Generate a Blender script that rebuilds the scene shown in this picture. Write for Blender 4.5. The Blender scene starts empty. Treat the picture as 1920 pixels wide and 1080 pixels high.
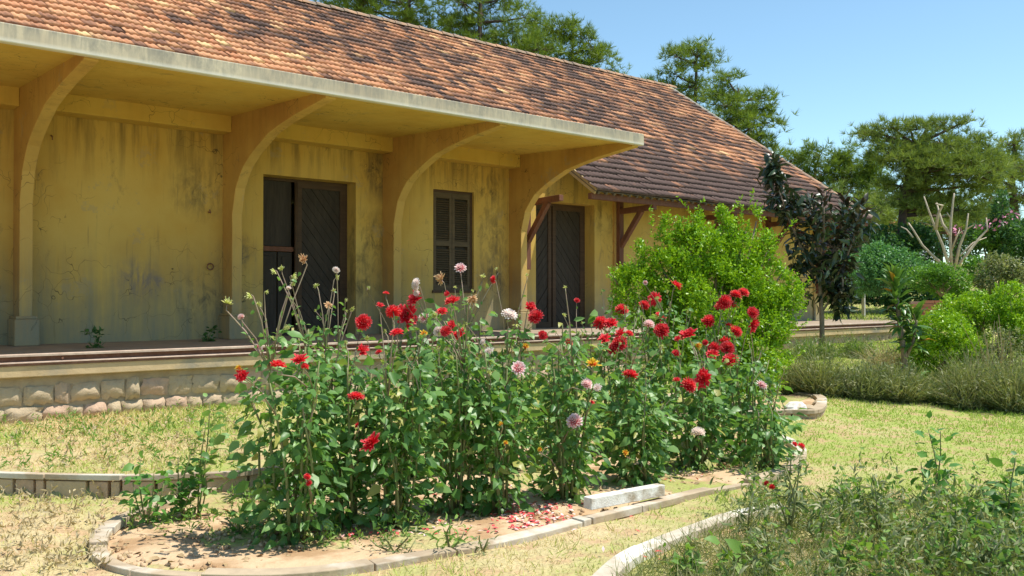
import bpy, math, random
import numpy as np
from mathutils import Vector, Matrix, Quaternion
random.seed(7); RS = np.random.RandomState(7)
SC = bpy.context.scene
COL = SC.collection
R = math.radians
# ------------------------------------------------------------------ camera, world, sun, exposure
# World axes: X runs along the station building, Y points into it, Z is up.
FPX = 1700.0; HY = 556.0; ZC = 1.62
SN, CS = 0.7603, 0.6495            # heading of the camera
cam = bpy.data.cameras.new('camera'); cam.sensor_width = 36; cam.lens = 36*FPX/1920
cam.clip_end = 2000; cam.clip_start = 0.05
cam_o = bpy.data.objects.new('camera', cam); COL.objects.link(cam_o); SC.camera = cam_o
pitch = math.atan((HY-540)/FPX)
cam_o.location = (0, 0, ZC)
cam_o.rotation_euler = (R(90)+pitch, 0, -math.atan2(CS, SN))

SUN_DIR = Vector((0.33, -0.29, 1.0)).normalized()      # towards the sun
sun_el = math.asin(SUN_DIR.z)
world = bpy.data.worlds.new('World'); SC.world = world; world.use_nodes = True
wn = world.node_tree.nodes; wl = world.node_tree.links
sky = wn.new('ShaderNodeTexSky'); sky.sky_type = 'NISHITA'; sky.sun_disc = False
sky.sun_elevation = sun_el; sky.sun_rotation = math.atan2(SUN_DIR.x, SUN_DIR.y)
sky.altitude = 1500; sky.air_density = 1.0; sky.dust_density = 1.0; sky.ozone_density = 0.2
wb = wn.new('ShaderNodeMix'); wb.data_type = 'RGBA'; wb.blend_type = 'MULTIPLY'; wb.inputs[0].default_value = 1; wb.inputs[7].default_value = (.98,1.15,1.08,1)
wl.new(sky.outputs[0], wb.inputs[6]); wl.new(wb.outputs[2], wn['Background'].inputs[0]); wn['Background'].inputs[1].default_value = 0.15
sun = bpy.data.lights.new('sun', 'SUN'); sun.energy = 5.0; sun.angle = R(0.53); sun.color = (1.0, 0.95, 0.86)
sun_o = bpy.data.objects.new('sun', sun); COL.objects.link(sun_o)
sun_o.rotation_euler = (-SUN_DIR).to_track_quat('-Z', 'Y').to_euler()
SC.view_settings.view_transform = 'Standard'; SC.view_settings.look = 'None'
SC.view_settings.exposure = 0.35; SC.view_settings.gamma = 1.0; SC.view_settings.use_curve_mapping = False

# ------------------------------------------------------------------ finding places
def sm(t): t = np.clip(t, 0, 1); return t*t*(3-2*t)
def vnoise(x, y, s=1.0, seed=0):
    x = np.asarray(x, float)*s+seed*17.3; y = np.asarray(y, float)*s+seed*9.7
    xi = np.floor(x); yi = np.floor(y); fx = sm(x-xi); fy = sm(y-yi)
    def h(a, b): v = np.sin(a*127.1+b*311.7+seed*3.1)*43758.5453; return v-np.floor(v)
    return (h(xi,yi)*(1-fx)+h(xi+1,yi)*fx)*(1-fy)+(h(xi,yi+1)*(1-fx)+h(xi+1,yi+1)*fx)*fy
CX = np.array([-3,.3,.9,1.6,2.31,2.99,3.2,4.6,6.0,7.5,9,40.])
CY = np.array([14,10.,9.1,8.19,7.44,7.09,7.06,7.0,7.0,6.6,4.9,4.6])
def ground_z(X, Y):
    X = np.asarray(X, float); Y = np.asarray(Y, float)
    cy = np.interp(X, CX, CY); w = .07+2.2*sm((X-3.6)/2.5)
    z = .04+.16*sm((Y-cy)/w)
    z = z+.30*sm((X-9)/11)*sm((Y-6.5)/4)
    D = np.hypot(X, Y)
    z = z+.45*sm((D-24)/8)*sm((X-18)/6)+2.6*sm((D-34)/26)*sm((X-5)/20+.4)
    z = z+.035*(vnoise(X,Y,1.3,1)-.5)+.02*(vnoise(X,Y,4.,2)-.5)
    return z
def gz(X, Y): return float(ground_z(X, Y))
def at(x, y, d):
    """world point seen at photo position x, y at distance d along the view"""
    u = x-960.
    return Vector((d*(CS+SN*u/FPX), d*(SN-CS*u/FPX), ZC+(HY-y)*d/FPX))
def at_z(x, y, z):
    return at(x, y, FPX*(ZC-z)/(y-HY))
def on_ground(x, y):
    z = .1
    for i in range(12):
        p = at_z(x, y, z); z = .5*z+.5*gz(p.x, p.y)
    return at_z(x, y, z)
def foot(x, d):
    p = at(x, HY, d); p.z = gz(p.x, p.y); return p

# ------------------------------------------------------------------ objects and meshes
def tag(o, label=None, cat=None, group=None, kind=None):
    if label: o['label'] = label
    if cat: o['category'] = cat
    if group: o['group'] = group
    if kind: o['kind'] = kind
    return o
def empty(name, loc=(0,0,0), label=None, cat=None, group=None, rz=0):
    o = bpy.data.objects.new(name, None); COL.objects.link(o); o.location = loc; o.rotation_euler[2] = rz
    o.empty_display_size = .2
    return tag(o, label, cat, group)
def link(name, me, parent=None, loc=None, world_geo=False):
    o = bpy.data.objects.new(name, me); COL.objects.link(o)
    if parent is not None:
        o.parent = parent
        if world_geo:
            p = parent; off = Vector((0,0,0))
            while p is not None: off += Vector(p.location); p = p.parent
            o.location = -off
    if loc is not None: o.location = loc
    return o
def mesh_np(name, V, Fs, mat=None, rnd=None, smooth=False, extra=None):
    """V (n,3); Fs = list of (k,m) arrays"""
    me = bpy.data.meshes.new(name)
    V = np.asarray(V, np.float32); me.vertices.add(len(V)); me.vertices.foreach_set('co', V.ravel())
    Fs = [np.asarray(f, np.int32) for f in Fs if len(f)]
    nl = sum(f.size for f in Fs); npoly = sum(len(f) for f in Fs)
    me.loops.add(nl); me.polygons.add(npoly)
    me.loops.foreach_set('vertex_index', np.concatenate([f.ravel() for f in Fs]))
    starts = []; s = 0
    for f in Fs:
        starts.append(s+np.arange(len(f))*f.shape[1]); s += f.size
    me.polygons.foreach_set('loop_start', np.concatenate(starts).astype(np.int32))
    if smooth: me.polygons.foreach_set('use_smooth', np.ones(npoly, bool))
    me.update(calc_edges=True)
    if rnd is not None:
        a = me.attributes.new('rnd', 'FLOAT', 'POINT'); a.data.foreach_set('value', np.asarray(rnd, np.float32))
    if extra is not None:
        for k, v in extra.items():
            a = me.attributes.new(k, 'FLOAT', 'POINT'); a.data.foreach_set('value', np.asarray(v, np.float32))
    if mat: me.materials.append(mat)
    return me
class MB:
    """gathers boxes, tubes and sheets into one mesh"""
    def __init__(s): s.V = []; s.F = []
    def add(s, V, F):
        n = len(s.V); s.V += [tuple(v) for v in V]; s.F += [tuple(i+n for i in f) for f in F]; return s
    def box(s, a, b, taper=0):
        (x0,y0,z0),(x1,y1,z1) = a, b
        V = [(x0,y0,z0),(x1,y0,z0),(x1,y1,z0),(x0,y1,z0),(x0+taper,y0+taper,z1),(x1-taper,y0+taper,z1),(x1-taper,y1-taper,z1),(x0+taper,y1-taper,z1)]
        return s.add(V, [(0,3,2,1),(4,5,6,7),(0,1,5,4),(1,2,6,5),(2,3,7,6),(3,0,4,7)])
    def bar(s, p, q, w, h, up=(0,0,1)):
        p = Vector(p); q = Vector(q); d = (q-p).normalized(); r = d.cross(Vector(up)).normalized(); u = r.cross(d)
        V = [e+r*a*w/2+u*b*h/2 for e in (p, q) for a, b in ((-1,-1),(1,-1),(1,1),(-1,1))]
        return s.add(V, [(0,1,2,3),(7,6,5,4),(0,4,5,1),(1,5,6,2),(2,6,7,3),(3,7,4,0)])
    def tube(s, pts, rad, n=6, cap=True):
        pts = [Vector(p) for p in pts]; m = len(pts)
        if not hasattr(rad, '__len__'): rad = [rad]*m
        V = []; ref = Vector((.31,.17,.93)).normalized()
        for i, p in enumerate(pts):
            d = (pts[min(i+1,m-1)]-pts[max(i-1,0)])
            d = d.normalized() if d.length > 1e-9 else Vector((0,0,1))
            a = d.cross(ref)
            if a.length < .05: a = d.cross(Vector((1,0,0)))
            a.normalize(); b = d.cross(a)
            for k in range(n):
                t = 2*math.pi*k/n; V.append(p+(a*math.cos(t)+b*math.sin(t))*rad[i])
        F = [(i*n+k, i*n+(k+1)%n, (i+1)*n+(k+1)%n, (i+1)*n+k) for i in range(m-1) for k in range(n)]
        if cap: F += [tuple(range(n))[::-1], tuple(range((m-1)*n, m*n))]
        return s.add(V, F)
    def prism(s, poly, x0, x1):
        """outline in (y,z) extruded along x"""
        n = len(poly); V = [(x0,y,z) for y,z in poly]+[(x1,y,z) for y,z in poly]
        return s.add(V, [tuple(range(n)), tuple(range(n,2*n))[::-1]]+[(i,i+n,(i+1)%n+n,(i+1)%n) for i in range(n)])
    def mesh(s, name, mat, smooth=False):
        me = bpy.data.meshes.new(name); me.from_pydata(s.V, [], s.F)
        if smooth: me.polygons.foreach_set('use_smooth', np.ones(len(me.polygons), bool))
        me.materials.append(mat); me.update(); return me
    def build(s, name, mat, parent=None, smooth=False, bevel=0):
        o = link(name, s.mesh(name, mat, smooth), parent, world_geo=parent is not None)
        if bevel:
            m = o.modifiers.new('bevel', 'BEVEL'); m.width = bevel; m.segments = 2; m.limit_method = 'ANGLE'
        return o

def frames(dirs, ups):
    d = dirs/np.linalg.norm(dirs, axis=1, keepdims=True)
    y = np.cross(ups, d); ln = np.linalg.norm(y, axis=1, keepdims=True); y = np.where(ln < 1e-4, np.array([[0,1.,0]]), y/np.maximum(ln,1e-6))
    z = np.cross(d, y)
    return np.stack([d, y, z], axis=2)         # columns
def scatter(T, pos, rot, scale):
    TV, TF = T; TV = np.asarray(TV, float); N = len(pos); m = len(TV)
    scale = np.asarray(scale, float)
    if scale.ndim == 1: scale = np.repeat(scale[:,None], 3, 1)
    V = np.einsum('nij,nmj->nmi', rot, TV[None]*scale[:,None,:])+pos[:,None,:]
    Fs = []
    for f in TF:
        f = np.asarray(f); Fs.append((f[None]+(np.arange(N)*m)[:,None,None]).reshape(-1, f.shape[1]))
    return V.reshape(-1,3), Fs, np.repeat(RS.rand(N), m)
def cloud(name, T, pos, rot, scale, mat, parent=None, kind=None):
    V, Fs, rnd = scatter(T, np.asarray(pos, float), rot, scale)
    o = link(name, mesh_np(name, V, Fs, mat, rnd), parent, world_geo=parent is not None)
    if kind: o['kind'] = kind
    return o
def rdirs(n, up=0.0):
    v = RS.normal(size=(n,3)); v /= np.linalg.norm(v, axis=1, keepdims=True); v[:,2] += up
    return v/np.linalg.norm(v, axis=1, keepdims=True)
# leaf shapes: along +X, one unit long
def leaf_T(w=.27, fold=.06, droop=.12):
    V = [(0,0,0),(.35,0,-.01),(.7,0,-.04),(1,0,-droop),(.28,w,fold),(.66,w*.74,fold*.3),(.28,-w,fold),(.66,-w*.74,fold*.3)]
    return V, [np.array([(0,1,4),(2,3,5),(0,6,1),(2,7,3)]), np.array([(1,2,5,4),(1,6,7,2)])]
LEAF = leaf_T(); LEAF_BROAD = leaf_T(.33,.05,.2); LEAF_LONG = leaf_T(.12,.05,.35); LEAF_FICUS = leaf_T(.17,.06,.22)
SMALL = ([(0,0,0),(.5,.24,.04),(1,0,-.1),(.5,-.24,.04)], [np.array([(0,3,2,1)])])
BLADE = ([(0,.5,0),(0,-.5,0),(.55,.36,.06),(.55,-.36,.06),(1,0,.0)], [np.array([(0,1,3,2)]), np.array([(2,3,4)])])
def tuft_T(n, spread, seed):
    r = np.random.RandomState(seed); V = []; F = []
    for i in range(n):
        a = r.rand()*6.283; e = spread*(.25+.75*r.rand()); d = np.array([math.cos(e), math.sin(e)*math.cos(a), math.sin(e)*math.sin(a)])
        s = np.cross(d, r.normal(size=3)); s /= np.linalg.norm(s); b = r.rand()*.25; k = len(V)
        V += [d*b+s*.030, d*b-s*.030, d*(.75+.3*r.rand())]; F.append((k,k+1,k+2))
    return V, [np.array(F)]
TUFT = tuft_T(20, 1.2, 3)

# ------------------------------------------------------------------ materials
class NT:
    def __init__(s, name):
        s.m = bpy.data.materials.new(name); s.m.use_nodes = True; s.t = s.m.node_tree; s.N = s.t.nodes; s.L = s.t.links
        s.p = s.N['Principled BSDF']; s.out = s.N['Material Output']
        s.geo = s.N.new('ShaderNodeNewGeometry').outputs['Position']
    def setin(s, sock, v):
        if hasattr(v, 'is_linked') or isinstance(v, bpy.types.NodeSocket): s.L.new(v, sock)
        else:
            if hasattr(v, '__len__') and len(v) == 3 and sock.type == 'RGBA': v = (*v, 1)
            sock.default_value = v
    def vec(s, scale=(1,1,1), src=None):
        n = s.N.new('ShaderNodeMapping'); n.inputs['Scale'].default_value = scale; s.L.new(src or s.geo, n.inputs[0]); return n.outputs[0]
    def noise(s, scale, vec=None, detail=4, rough=.6, dist=0):
        n = s.N.new('ShaderNodeTexNoise'); n.inputs['Scale'].default_value = scale; n.inputs['Detail'].default_value = detail
        n.inputs['Roughness'].default_value = rough; n.inputs['Distortion'].default_value = dist
        s.L.new(vec or s.geo, n.inputs['Vector']); return n.outputs['Fac']
    def voro(s, scale, vec=None, feature='DISTANCE_TO_EDGE'):
        n = s.N.new('ShaderNodeTexVoronoi'); n.feature = feature; n.inputs['Scale'].default_value = scale
        s.L.new(vec or s.geo, n.inputs['Vector']); return n.outputs['Distance']
    def ramp(s, f, a, b, lo=0., hi=1.):
        n = s.N.new('ShaderNodeMapRange'); n.clamp = True; s.setin(n.inputs[0], f)
        for i, v in zip((1,2,3,4), (a,b,lo,hi)): n.inputs[i].default_value = v
        return n.outputs[0]
    def math(s, op, a, b=0.):
        n = s.N.new('ShaderNodeMath'); n.operation = op; s.setin(n.inputs[0], a); s.setin(n.inputs[1], b); return n.outputs[0]
    def mix(s, f, a, b, mode='MIX'):
        n = s.N.new('ShaderNodeMix'); n.data_type = 'RGBA'; n.blend_type = mode
        s.setin(n.inputs[0], f); s.setin(n.inputs[6], a); s.setin(n.inputs[7], b); return n.outputs[2]
    def xyz(s):
        n = s.N.new('ShaderNodeSeparateXYZ'); s.L.new(s.geo, n.inputs[0]); return n.outputs
    def rnd(s):
        a = s.N.new('ShaderNodeAttribute'); a.attribute_name = 'rnd'; o = s.N.new('ShaderNodeObjectInfo')
        return s.math('FRACT', s.math('ADD', a.outputs['Fac'], o.outputs['Random']))
    def bump(s, h, strength=.3, dist=.02):
        n = s.N.new('ShaderNodeBump'); n.inputs['Strength'].default_value = strength; n.inputs['Distance'].default_value = dist
        s.setin(n.inputs['Height'], h); s.L.new(n.outputs[0], s.p.inputs['Normal'])
    def fin(s, col, rough=.85, spec=.3):
        s.setin(s.p.inputs['Base Color'], col); s.setin(s.p.inputs['Roughness'], rough); s.p.inputs['Specular IOR Level'].default_value = spec
        return s.m
def simple(name, c1, c2, scale=8, rough=.8, bump=.3, spec=.3, c3=None):
    t = NT(name); n = t.noise(scale); c = t.mix(t.ramp(n,.35,.65), c1, c2)
    if c3: c = t.mix(t.ramp(t.noise(scale*.35, detail=6),.5,.62), c, c3)
    if bump: t.bump(t.noise(scale*5), bump, .01)
    return t.fin(c, rough, spec)
def leafmat(name, cols, transl=.35, rough=.45, spec=.4, tcol=None):
    t = NT(name); r = t.rnd(); c = t.mix(t.ramp(r,0,.5), cols[0], cols[1]); c = t.mix(t.ramp(r,.5,.95), c, cols[2])
    if len(cols) > 3: c = t.mix(t.ramp(r,.955,.96), c, cols[3])
    t.fin(c, rough, spec)
    tr = t.N.new('ShaderNodeBsdfTranslucent'); mx = t.N.new('ShaderNodeMixShader'); mx.inputs[0].default_value = transl
    tc = t.mix(.6, c, tcol or (min(1,cols[1][0]*1.9+.02), min(1,cols[1][1]*1.7+.03), cols[1][2]*.5)); t.L.new(tc, tr.inputs[0])
    t.L.new(t.p.outputs[0], mx.inputs[1]); t.L.new(tr.outputs[0], mx.inputs[2]); t.L.new(mx.outputs[0], t.out.inputs[0])
    return t.m

def m_plaster(name, base, base2, dirt=1.0, tint=None, fine=1.0):
    t = NT(name); x, y, z = t.xyz()
    big = t.noise(.9, detail=5); c = t.mix(t.ramp(big,.35,.68), base, base2)
    streak = t.noise(1, t.vec((7,7,.55)), 5, .65)
    streak2 = t.noise(1, t.vec((16,16,1.1)), 4, .6)
    low = t.ramp(z, 1.0, 2.6, 1, 0)                                     # damp grime rising from the floor
    g = t.math('MULTIPLY', low, t.ramp(t.math('ADD', streak, t.math('MULTIPLY', big, .5)), .55, .95))
    c = t.mix(t.math('MULTIPLY', g, .95*dirt), c, (.19,.20,.15)); c = t.mix(t.math('MULTIPLY', t.ramp(z, 1.0, 1.9, .65*dirt, 0), t.ramp(big, .3, .6, .5, 1)), c, (.26,.26,.19))
    hi = t.ramp(z, 3.2, 4.25, 0, 1)                                     # run-off streaks under the soffit
    c = t.mix(t.math('MULTIPLY', t.math('MULTIPLY', hi, t.ramp(streak,.46,.66)), .7*dirt*fine), c, (.09,.07,.04))
    c = t.mix(t.math('MULTIPLY', t.ramp(streak2,.6,.74), .35*dirt*fine), c, (.16,.13,.07))
    blot = t.noise(2.3, t.vec((1,1,.45)), 7, .7); c = t.mix(t.math('MULTIPLY', t.ramp(blot,.6,.72), .65*dirt), c, (.08,.08,.07))
    wv = t.N.new('ShaderNodeVectorMath'); wv.operation = 'ADD'
    nn = t.N.new('ShaderNodeTexNoise'); nn.inputs['Scale'].default_value = 3; t.L.new(t.geo, nn.inputs[0])
    sc_ = t.N.new('ShaderNodeVectorMath'); sc_.operation = 'SCALE'; sc_.inputs['Scale'].default_value = .55; t.L.new(nn.outputs['Color'], sc_.inputs[0])
    t.L.new(t.geo, wv.inputs[0]); t.L.new(sc_.outputs[0], wv.inputs[1])
    cr = t.ramp(t.voro(2.6, wv.outputs[0]), .0, .010, 1, 0)
    cm = t.math('MULTIPLY', cr, t.ramp(t.noise(1.1, detail=4), .50, .56)); c = t.mix(t.math('MULTIPLY', cm, .85), c, (.05,.04,.03)); pt = t.ramp(t.noise(1.6, detail=8, rough=.75), .60, .63); c = t.mix(t.math('MULTIPLY', pt, .35*dirt), c, (.36,.30,.20))
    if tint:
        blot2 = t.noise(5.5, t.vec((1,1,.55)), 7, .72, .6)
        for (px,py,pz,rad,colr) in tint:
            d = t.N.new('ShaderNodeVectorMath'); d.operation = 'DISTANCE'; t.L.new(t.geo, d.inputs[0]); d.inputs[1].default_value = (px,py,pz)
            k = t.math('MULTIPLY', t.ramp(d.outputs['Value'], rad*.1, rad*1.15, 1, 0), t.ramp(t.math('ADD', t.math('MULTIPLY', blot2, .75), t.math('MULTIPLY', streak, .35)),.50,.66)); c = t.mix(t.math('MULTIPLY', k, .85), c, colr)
    t.bump(t.math('SUBTRACT', t.noise(30, detail=6), cm), .25, .01)
    return t.fin(c, .9, .2)
def m_tile():
    t = NT('clay_tile'); r = t.rnd(); x, y, z = t.xyz()
    big = t.noise(.42, t.vec((.75,1.3,1.3)), 5, .65, .3); mid = t.noise(1.7, detail=4)
    along = t.ramp(x, 5, 17, -.05, .13); low = t.ramp(z, 4.1, 5.4, .24, 0.)
    low = t.math('MULTIPLY', low, t.ramp(x, 9, 13, 0, 1))
    d = t.math('ADD', t.math('ADD', t.math('MULTIPLY', big, 1.0), t.math('MULTIPLY', mid, .40)), t.math('MULTIPLY', r, .36))
    d = t.math('ADD', d, t.math('ADD', along, low))
    r2 = t.math('FRACT', t.math('MULTIPLY', r, 7.31))
    c = t.mix(t.ramp(r2,.0,1), (.54,.235,.12), (.64,.34,.18)); c = t.mix(t.ramp(r2,.90,.93), c, (.78,.50,.25))
    c = t.mix(t.ramp(d,.80,.95), c, (.33,.155,.09)); c = t.mix(t.ramp(d,.96,1.08), c, (.105,.065,.055))
    c = t.mix(t.math('MULTIPLY', t.ramp(t.noise(11, detail=6),.5,.72), .5), c, (.17,.12,.09))
    t.bump(t.noise(45), .2, .006); return t.fin(c, .85, .25)
def m_ground():
    t = NT('dry_lawn_ground'); n1 = t.noise(.55, detail=5); n2 = t.noise(5, detail=6); n3 = t.noise(40, detail=4)
    gx = t.math('ADD', n1, t.ramp(t.xyz()[0], 3.5, 8, 0, .16)); c = t.mix(t.ramp(gx,.42,.64), (.56,.45,.25), (.33,.38,.10)); c = t.mix(t.math('MULTIPLY', t.ramp(n2,.47,.62),.85), c, (.50,.33,.19))
    c = t.mix(t.ramp(n3,.4,.75,0,.6), c, (.22,.17,.09)); t.bump(n3, .7, .02); return t.fin(c, .95, .1)
def m_blade():
    t = NT('lawn_blades'); r = t.rnd(); n1 = t.noise(.55, detail=5); k = t.math('ADD', n1, t.math('MULTIPLY', t.math('SUBTRACT', r, .5), .28))
    dry = t.mix(r, (.82,.68,.38), (.66,.54,.25)); green = t.mix(r, (.30,.46,.06), (.48,.58,.12))
    xx = t.xyz()[0]; k = t.math('ADD', k, t.ramp(xx, 3.5, 7.5, -.03, .27)); c = t.mix(t.ramp(k,.42,.60), dry, green); t.fin(c, .7, .2)
    tr = t.N.new('ShaderNodeBsdfTranslucent'); mx = t.N.new('ShaderNodeMixShader'); mx.inputs[0].default_value = .35; t.L.new(c, tr.inputs[0])
    t.L.new(t.p.outputs[0], mx.inputs[1]); t.L.new(tr.outputs[0], mx.inputs[2]); t.L.new(mx.outputs[0], t.out.inputs[0]); return t.m
def m_wood(name, c1, c2, sc=(3,3,30), rough=.75):
    t = NT(name); n = t.noise(1, t.vec(sc), 5, .6); n2 = t.noise(2.5, detail=5)
    c = t.mix(t.ramp(n,.35,.7), c1, c2); c = t.mix(t.math('MULTIPLY', t.ramp(n2,.5,.7), .5), c, tuple(v*.5 for v in c1)); t.bump(n, .4, .008)
    return t.fin(c, rough, .25)
def m_fascia():
    t = NT('weathered_concrete_fascia'); x,y,z = t.xyz(); s = t.math('ADD', t.math('MULTIPLY', t.noise(1, t.vec((9,9,2.2)), 7, .7, .8), .6), t.math('MULTIPLY', t.noise(1, t.vec((38,38,2.4)), 5, .65), .4)); b = t.noise(1.2, detail=5)
    c = t.mix(t.ramp(b,.35,.65), (.60,.52,.37), (.46,.38,.27))
    b2 = t.noise(5, t.vec((1,1,.6)), 7, .7); c = t.mix(t.ramp(b2,.5,.68,0,.7), c, (.27,.25,.20)); k = t.math('MULTIPLY', t.ramp(s,.40,.60), t.ramp(z, 4.27, 4.44, .25, 1)); c = t.mix(t.math('MULTIPLY', k, .85), c, (.24,.23,.20))
    c = t.mix(t.math('MULTIPLY', t.ramp(z, 4.26, 4.31, 1, 0), .7), c, (.72,.70,.62)); t.bump(s, .3, .01); return t.fin(c, .9, .2)
M = {}
M['wall'] = m_plaster('yellow_plaster', (.62,.43,.12), (.56,.35,.08), 1.0,
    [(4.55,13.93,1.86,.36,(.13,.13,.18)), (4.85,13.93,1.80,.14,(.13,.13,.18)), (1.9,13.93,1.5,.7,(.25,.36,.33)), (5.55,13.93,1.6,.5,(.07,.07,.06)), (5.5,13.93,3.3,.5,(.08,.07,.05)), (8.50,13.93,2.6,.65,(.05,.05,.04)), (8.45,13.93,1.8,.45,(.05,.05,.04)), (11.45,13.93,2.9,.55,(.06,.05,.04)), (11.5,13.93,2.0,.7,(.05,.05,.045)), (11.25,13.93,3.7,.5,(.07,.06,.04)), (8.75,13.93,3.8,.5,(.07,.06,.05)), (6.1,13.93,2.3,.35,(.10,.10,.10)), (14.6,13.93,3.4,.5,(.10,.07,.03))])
M['soffit'] = m_plaster('yellow_soffit_paint', (.68,.48,.12), (.60,.38,.08), .6, None, .2)
M['pillar'] = m_plaster('ochre_plaster_shade_tone', (.58,.36,.10), (.44,.24,.07), 1., None, .25)  # orange bounce and shade of the side faces put into the ochre
M['pillar_lit'] = m_plaster('ochre_plaster_lit_tone', (.60,.40,.12), (.52,.32,.09), 1., None, .35)  # same ochre in a brighter, yellower tone for fronts and undersides
M['tile'] = m_tile()
M['fascia'] = m_fascia()
M['concrete'] = simple('stained_concrete', (.60,.45,.26), (.50,.37,.21), 3, .9, .6, .2, (.34,.29,.21))
M['floor'] = simple('dusty_platform_floor', (.36,.28,.20), (.28,.22,.16), 3, .9, .3)
M['mortar'] = simple('stone_mortar', (.42,.34,.23), (.34,.27,.18), 6, .95, .4)
def m_stone():
    t = NT('rough_sandstone'); r = t.rnd(); c = t.mix(r, (.52,.40,.26), (.47,.38,.25)); c = t.mix(t.ramp(r,.6,1), c, (.54,.37,.26))
    n = t.noise(9, detail=7, rough=.7); c = t.mix(t.ramp(n,.5,.75,0,.6), c, (.27,.21,.15)); t.bump(n, .8, .03); return t.fin(c, .95, .15)
M['stone'] = m_stone()
M['curb'] = simple('pale_concrete_curb', (.47,.37,.25), (.35,.27,.185), 5, .9, .4, .2, (.58,.53,.44))
M['whitecurb'] = simple('whitewashed_curb', (.58,.52,.42), (.46,.39,.29), 5, .9, .4, .2, (.78,.75,.68))
M['white'] = simple('flaking_white_paint', (.80,.78,.72), (.66,.62,.54), 14, .8, .6, .2, (.42,.35,.26))
M['soil'] = simple('sandy_soil', (.60,.43,.27), (.50,.35,.21), 7, .95, .8, .1, (.38,.24,.13))
M['rust'] = simple('rusty_steel', (.17,.08,.05), (.24,.12,.08), 12, .8, .4, .3)
M['rail_top'] = simple('worn_rail_head', (.55,.43,.34), (.42,.31,.24), 10, .6, .3, .4)
M['door'] = m_wood('dark_door_wood', (.060,.046,.034), (.036,.028,.022), (30,30,3))
M['shutter'] = m_wood('dark_brown_shutter', (.13,.095,.055), (.085,.062,.04), (3,30,30))
M['frame'] = m_wood('brown_frame', (.10,.06,.035), (.07,.042,.026))
M['brown'] = m_wood('red_brown_timber', (.20,.085,.05), (.13,.055,.034), (20,20,3))
M['batten'] = m_wood('old_batten', (.16,.13,.09), (.09,.07,.05))
M['ridge'] = simple('lichen_ridge_tile', (.34,.24,.17), (.22,.17,.13), 5, .9, .4, .2, (.48,.28,.17))
M['mortarcap'] = simple('grey_verge_mortar', (.36,.33,.27), (.25,.23,.19), 7, .9, .4)
M['bark'] = simple('pine_bark', (.11,.075,.055), (.07,.05,.04), 6, .95, .6)
M['deadwood'] = simple('pale_pruned_wood', (.56,.47,.35), (.40,.33,.24), 9, .9, .4)
M['trunk'] = simple('smooth_grey_bark', (.30,.23,.16), (.20,.15,.11), 9, .85, .3)
M['brick'] = simple('red_brick', (.52,.20,.11), (.42,.16,.10), 4, .9, .3)
M['stem'] = simple('green_stem', (.16,.21,.07), (.22,.20,.09), 20, .6, 0)
M['fstem'] = simple('purplish_stem', (.36,.24,.20), (.26,.24,.12), 20, .6, 0)
M['dahlia'] = leafmat('dahlia_leaf', [(.06,.155,.04),(.12,.26,.055),(.24,.40,.12),(.42,.40,.10)], .38, .42, .45)
M['dahlia_lite'] = leafmat('young_leaf', [(.07,.20,.04),(.10,.26,.05),(.16,.33,.07)], .35, .45, .4)
M['lime'] = leafmat('golden_lime_leaf', [(.11,.26,.010),(.22,.41,.014),(.37,.54,.02)], .25, .4, .35)
M['green'] = leafmat('mid_green_leaf', [(.06,.16,.03),(.11,.26,.03),(.19,.37,.04)], .35)
M['hedge'] = leafmat('deep_hedge_leaf', [(.03,.09,.03),(.05,.14,.04),(.09,.20,.05)], .3)
M['cover'] = leafmat('ground_cover_leaf', [(.07,.20,.07),(.11,.28,.10),(.16,.35,.12)], .3)
M['ficus'] = leafmat('burgundy_rubber_leaf', [(.020,.028,.014),(.034,.030,.018),(.055,.065,.03),(.25,.04,.04)], .10, .30, .5, (.12,.05,.03))
M['ficus_dark'] = leafmat('dark_green_rubber_leaf', [(.018,.032,.014),(.03,.05,.02),(.06,.09,.035)], .12, .3, .5, (.08,.12,.03))
M['ficus_green'] = leafmat('green_rubber_leaf', [(.05,.12,.03),(.09,.20,.04),(.14,.26,.06),(.55,.25,.02)], .25, .3, .5)
M['needle'] = leafmat('pine_needles', [(.065,.12,.020),(.13,.205,.028),(.23,.31,.045)], .35, .5, .3)
M['needle_far'] = leafmat('grey_pine_needles', [(.08,.14,.035),(.16,.23,.05),(.26,.32,.075)], .35, .5, .3)
M['blade'] = m_blade()
M['wispy'] = leafmat('olive_tall_grass', [(.11,.16,.05),(.22,.26,.09),(.46,.41,.24)], .3, .7, .2)
M['straw'] = leafmat('straw_twigs', [(.42,.35,.22),(.50,.42,.27),(.34,.28,.17)], .2, .8, .1)
M['weed'] = leafmat('dull_weed_leaf', [(.075,.12,.04),(.17,.22,.085),(.42,.41,.23)], .3, .6, .3)
M['weed2'] = leafmat('fresh_weed_leaf', [(.10,.22,.04),(.16,.30,.05),(.26,.36,.10)], .35, .5, .3)
def m_petal(name, base, tip, k0=.55, k1=1.0):
    t = NT(name); a = t.N.new('ShaderNodeAttribute'); a.attribute_name = 'tip'; n = t.noise(60, detail=2)
    f = t.ramp(t.math('ADD', a.outputs['Fac'], t.math('MULTIPLY', t.math('SUBTRACT', n, .5), .8)), k0, k1)
    c = t.mix(f, base, tip); t.fin(c, .55, .25)
    tr = t.N.new('ShaderNodeBsdfTranslucent'); mx = t.N.new('ShaderNodeMixShader'); mx.inputs[0].default_value = .3; t.L.new(c, tr.inputs[0])
    t.L.new(t.p.outputs[0], mx.inputs[1]); t.L.new(tr.outputs[0], mx.inputs[2]); t.L.new(mx.outputs[0], t.out.inputs[0]); return t.m
M['pr'] = m_petal('red_petal', (.76,.014,.030), (.90,.36,.34), .78, 1.3)
M['pw'] = m_petal('white_pink_petal', (.90,.76,.70), (.92,.84,.78))
M['pp'] = m_petal('pink_streaked_petal', (.74,.06,.10), (.90,.72,.70), .25, .8)
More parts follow.
